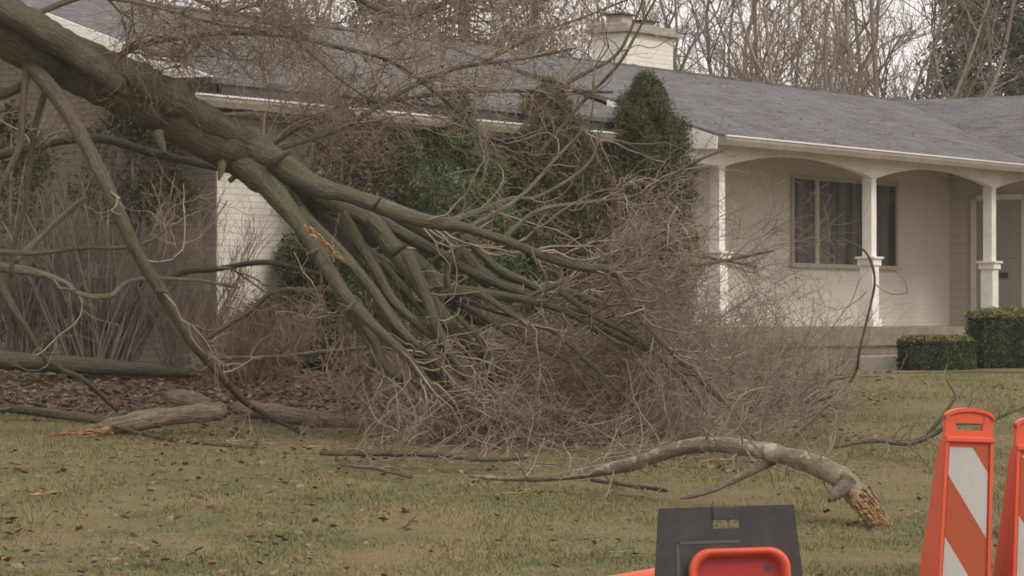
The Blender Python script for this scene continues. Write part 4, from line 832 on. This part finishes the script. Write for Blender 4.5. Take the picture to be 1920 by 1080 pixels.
# ================================================================== ROAD WORK DEVICES
def striped_panel(loc, rz, roll, label, phase):
    """vertical panel channelizer: hollow orange body, thick at the foot, with handle and diagonal sheeting"""
    root = empty('striped_panel', loc, (0, roll, rz), label=label, cat='barricade', group='orange striped road panels')
    H = 1.10; wt, wb = .148, .165    # half widths top/bottom
    def hw(z): return wb + (wt - wb) * z / H
    def dp(z): return .34 + (.045 - .34) * (z / H) ** .9
    body = MB()
    # outline with arched top and a handle slot, built from strips
    zs = [0, .15, .3, .45, .6, .75, .86, .90]
    for z0, z1 in zip(zs[:-1], zs[1:]):
        a, b = hw(z0), hw(z1)
        body.add([(-a, 0, z0), (a, 0, z0), (b, 0, z1), (-b, 0, z1), (-a, dp(z0), z0), (a, dp(z0), z0), (b, dp(z1), z1), (-b, dp(z1), z1)],
                 [(0, 1, 2, 3), (7, 6, 5, 4), (0, 3, 7, 4), (1, 5, 6, 2)])
    body.build('body', M['orange'], root)
    # raised rims both sides and lip under the handle
    rim = MB()
    for s in (-1, 1):
        a, b = hw(0) * s, hw(.9) * s; k = .022 * s
        rim.prism([(a, -.018, 0), (a - k, -.018, 0), (b - k, -.018, .9), (b, -.018, .9)], (0, .017, 0))
    rim.box(-hw(.9), hw(.9), -.03, .05, .895, .925)
    rim.build('rim', M['orange'], root, bev=.004)
    hd = MB(); t = hw(.93); d = .045
    slot = (-.085, .085, .965, 1.01); N = 16
    # head: side pieces, below slot, above slot with arched top
    hd.box(-t, slot[0], 0, d, .925, 1.06).box(slot[1], t, 0, d, .925, 1.06).box(slot[0], slot[1], 0, d, .925, slot[2])
    xs = np.linspace(-t, t, N + 1)
    def tz(x): return 1.045 + .055 * (max(0, 1 - (x / t) ** 2)) ** .5
    for x0, x1 in zip(xs[:-1], xs[1:]):
        lo = slot[3] if x0 >= slot[0] - .02 and x1 <= slot[1] + .02 else 1.06
        lo = max(lo, slot[3])
        z0, z1 = max(tz(x0), lo + .001), max(tz(x1), lo + .001)
        hd.prism([(x0, 0, lo), (x1, 0, lo), (x1, 0, z1), (x0, 0, z0)], (0, d, 0))
    hd.build('handle', M['orange'], root)
    rr = MB()
    for x0, x1 in zip(xs[:-1], xs[1:]): rr.prism([(x0, -.016, tz(x0) - .018), (x1, -.016, tz(x1) - .018), (x1, -.016, tz(x1) + .004), (x0, -.016, tz(x0) + .004)], (0, .074, 0))
    rr.build('handle_rim', M['orange'], root)
    # sheeting: diagonal bands clipped to the panel face
    top_, bot = .86, .02; P_ = .78; sl = 1.5
    def clip(band0, band1):
        # band between lines z = c - sl*(x) ; clip polygon of face by half planes
        poly = [(-hw(bot) + .03, bot), (hw(bot) - .03, bot), (hw(top_) - .03, top_), (-hw(top_) + .03, top_)]
        def cut(p, f):
            out = []
            for i in range(len(p)):
                a, b = p[i], p[(i + 1) % len(p)]; fa, fb = f(a), f(b)
                if fa >= 0: out.append(a)
                if fa * fb < 0: t = fa / (fa - fb); out.append((a[0] + (b[0] - a[0]) * t, a[1] + (b[1] - a[1]) * t))
            return out
        p = cut(poly, lambda q: q[1] + sl * q[0] - band0)
        return cut(p, lambda q: band1 - q[1] - sl * q[0]) if p else p
    for kind in (0, 1):
        m = MB()
        for k in range(-4, 5):
            a = phase + k * P_ + (P_ / 2 if kind else 0); p = clip(a, a + P_ / 2)
            if len(p) > 2: m.add([(x, -.004, z) for x, z in p], [tuple(range(len(p)))])
        m.build('white_band' if kind == 0 else 'orange_band', M['silver'] if kind == 0 else M['orsheet'], root)
    MB().box(-.3, .3, -.22, .40, -.06, -.005).build('rubber_base', M['rubber'], root, bev=.015)
    for k in range(3):
        pass
    root.scale = (.958, .958, .925); return root
pt = at(1820, 766, 18.2); zt = pt[2]
a = at(1810, 1140, 19)
striped_panel((at(1806, 1108, 18.2)[0], 18.2, zt - 1.10 * .925), math.radians(13), math.radians(2.5), 'orange channelizer panel with silver diagonal stripes, the whole one in view', .505)
striped_panel((at(1950, 1108, 18.2)[0], 18.3, zt - 1.155 * .925), math.radians(13), math.radians(1.2), 'orange striped channelizer panel cut off by the right edge', -.09)

# tipped black board with orange hollow collar
bx = at(1364, 950, 15); root = empty('tipped_road_device', (at(1372, 900, 15)[0], 15, .004), (math.radians(-4), math.radians(-1.5), math.radians(3)), label='black rubber board standing on edge with hollow orange collar', cat='road device')
zt = bx[2] - .004; b = MB(); hwt, hwb = .318, .385; sl = (-.066, .062, zt - .102, zt - .062)
def bw(z): return hwb + (hwt - hwb) * z / zt
def strip(x0a, x1a, za, x0b, x1b, zb): b.prism([(x0a, 0, za), (x1a, 0, za), (x1b, 0, zb), (x0b, 0, zb)], (0, .04, 0))
lowz = sl[2]
hole = (.235, .02, zt - .20, .075)   # half width, z0, z1, corner radius
strip(-bw(lowz), sl[0], lowz, -bw(sl[3]), sl[0], sl[3]); strip(sl[1], bw(lowz), lowz, sl[1], bw(sl[3]), sl[3]); strip(-bw(sl[3]), bw(sl[3]), sl[3], -bw(zt), bw(zt), zt)
strip(-bw(0), bw(0), 0, -bw(lowz), bw(lowz), lowz)
b.build('board', M['rubber'], root)
MB().box(sl[0], sl[1], -.014, .0, sl[3], zt - .004).build('grip', M['rubber'], root, bev=.004)
MB().box(-.245, .05, -.003, 0, zt - .172, zt - .158).box(-.245, -.228, -.003, 0, zt - .40, zt - .158).build('scuff_line', M['greypaint'], root)
def rrect(cx, hw_, z0, z1, r, n=8):
    out = []
    for (qx, qz, a0) in ((cx + hw_ - r, z1 - r, 0), (cx - hw_ + r, z1 - r, 90), (cx - hw_ + r, z0 + r, 180), (cx + hw_ - r, z0 + r, 270)):
        for i in range(n + 1): a = math.radians(a0 + 90 * i / n); out.append((qx + r * math.cos(a), qz + r * math.sin(a)))
    return out
def ring(name, profs, mat, parent):   # loft between rounded rect rings: (cx,hw,z0,z1,r,y)
    V = []; Fc = []; 
    for p in profs: V += [(x, p[5], z) for x, z in rrect(*p[:5])]
    n = len(V) // len(profs)
    for k in range(len(profs) - 1):
        for i in range(n): Fc.append((k * n + i, k * n + (i + 1) % n, (k + 1) * n + (i + 1) % n, (k + 1) * n + i))
    me = bpy.data.meshes.new(name); me.from_pydata(V, [], Fc)
    for p in me.polygons: p.use_smooth = True
    me.materials.append(mat); return link(name, me, parent)
zc = zt - .195; cx = .048
ring('collar', [(cx, .238, -.02 + .03, zc, .10, .0), (cx, .238, .01, zc, .10, -.05), (cx, .232, .016, zc - .006, .098, -.062), (cx, .218, .03, zc - .02, .09, -.062), (cx, .205, .04, zc - .034, .08, -.05), (cx, .195, .05, zc - .048, .075, -.004)], M['orange'], root)
mb = MB(); pts = rrect(cx, .2, .045, zc - .04, .078); mb.add([(x, -.0035, z) for x, z in pts], [tuple(range(len(pts)))]); mb.build('hollow_back', M['redpl'], root)
mb = MB(); pts = [(cx + .135 + .02 * math.cos(a), zc - .10 + .016 * math.sin(a * 1.0)) for a in np.linspace(0, 2 * PI, 9)[:-1]]; mb.add([(x, -.0065, z) for x, z in pts], [tuple(range(8))]); mb.build('drain_hole', M['dark'], root)
# toppled orange barrier lying behind the board
p0, p1 = at(1110, 1092, 16.3), at(1300, 1052, 16.2); 
rt = empty('toppled_cone', (p0[0], 16.3, .004), label='orange cone lying on its side left of the black board', cat='traffic cone')
K = 10; st = np.linspace(0, 1, K); ax0 = np.array([at(1085, 1090, 16.3)[0], 16.3, .155]); ax1 = np.array([p1[0], 16.25, .185])
q = np.hstack([ax0 + np.outer(st, ax1 - ax0) - np.array([p0[0], 16.3, .004]), (np.linspace(.115, .19, K))[:, None]])
limb('cone_body', q, M['orange'], rt, n=28, k=2, rough=0)

# ================================================================== HAZE
hb = MB().box(-260, 260, -70, 260, -1.5, 26).build('haze', (lambda: (lambda m: m)(bpy.data.materials.new('haze_air')))(), kind='stuff', label='thin pale haze added to lift dark tones and soften the far trees', category='haze')  # air volume added to lift the dark tones and pale the far trees
hm = hb.data.materials[0]; hm.use_nodes = True; hn = hm.node_tree; hn.nodes.clear()
pv = hn.nodes.new('ShaderNodeVolumePrincipled'); pv.inputs['Color'].default_value = (.95, .93, .9, 1); pv.inputs['Density'].default_value = .0006; pv.inputs['Anisotropy'].default_value = .2
ho = hn.nodes.new('ShaderNodeOutputMaterial'); hn.links.new(pv.outputs[0], ho.inputs['Volume'])
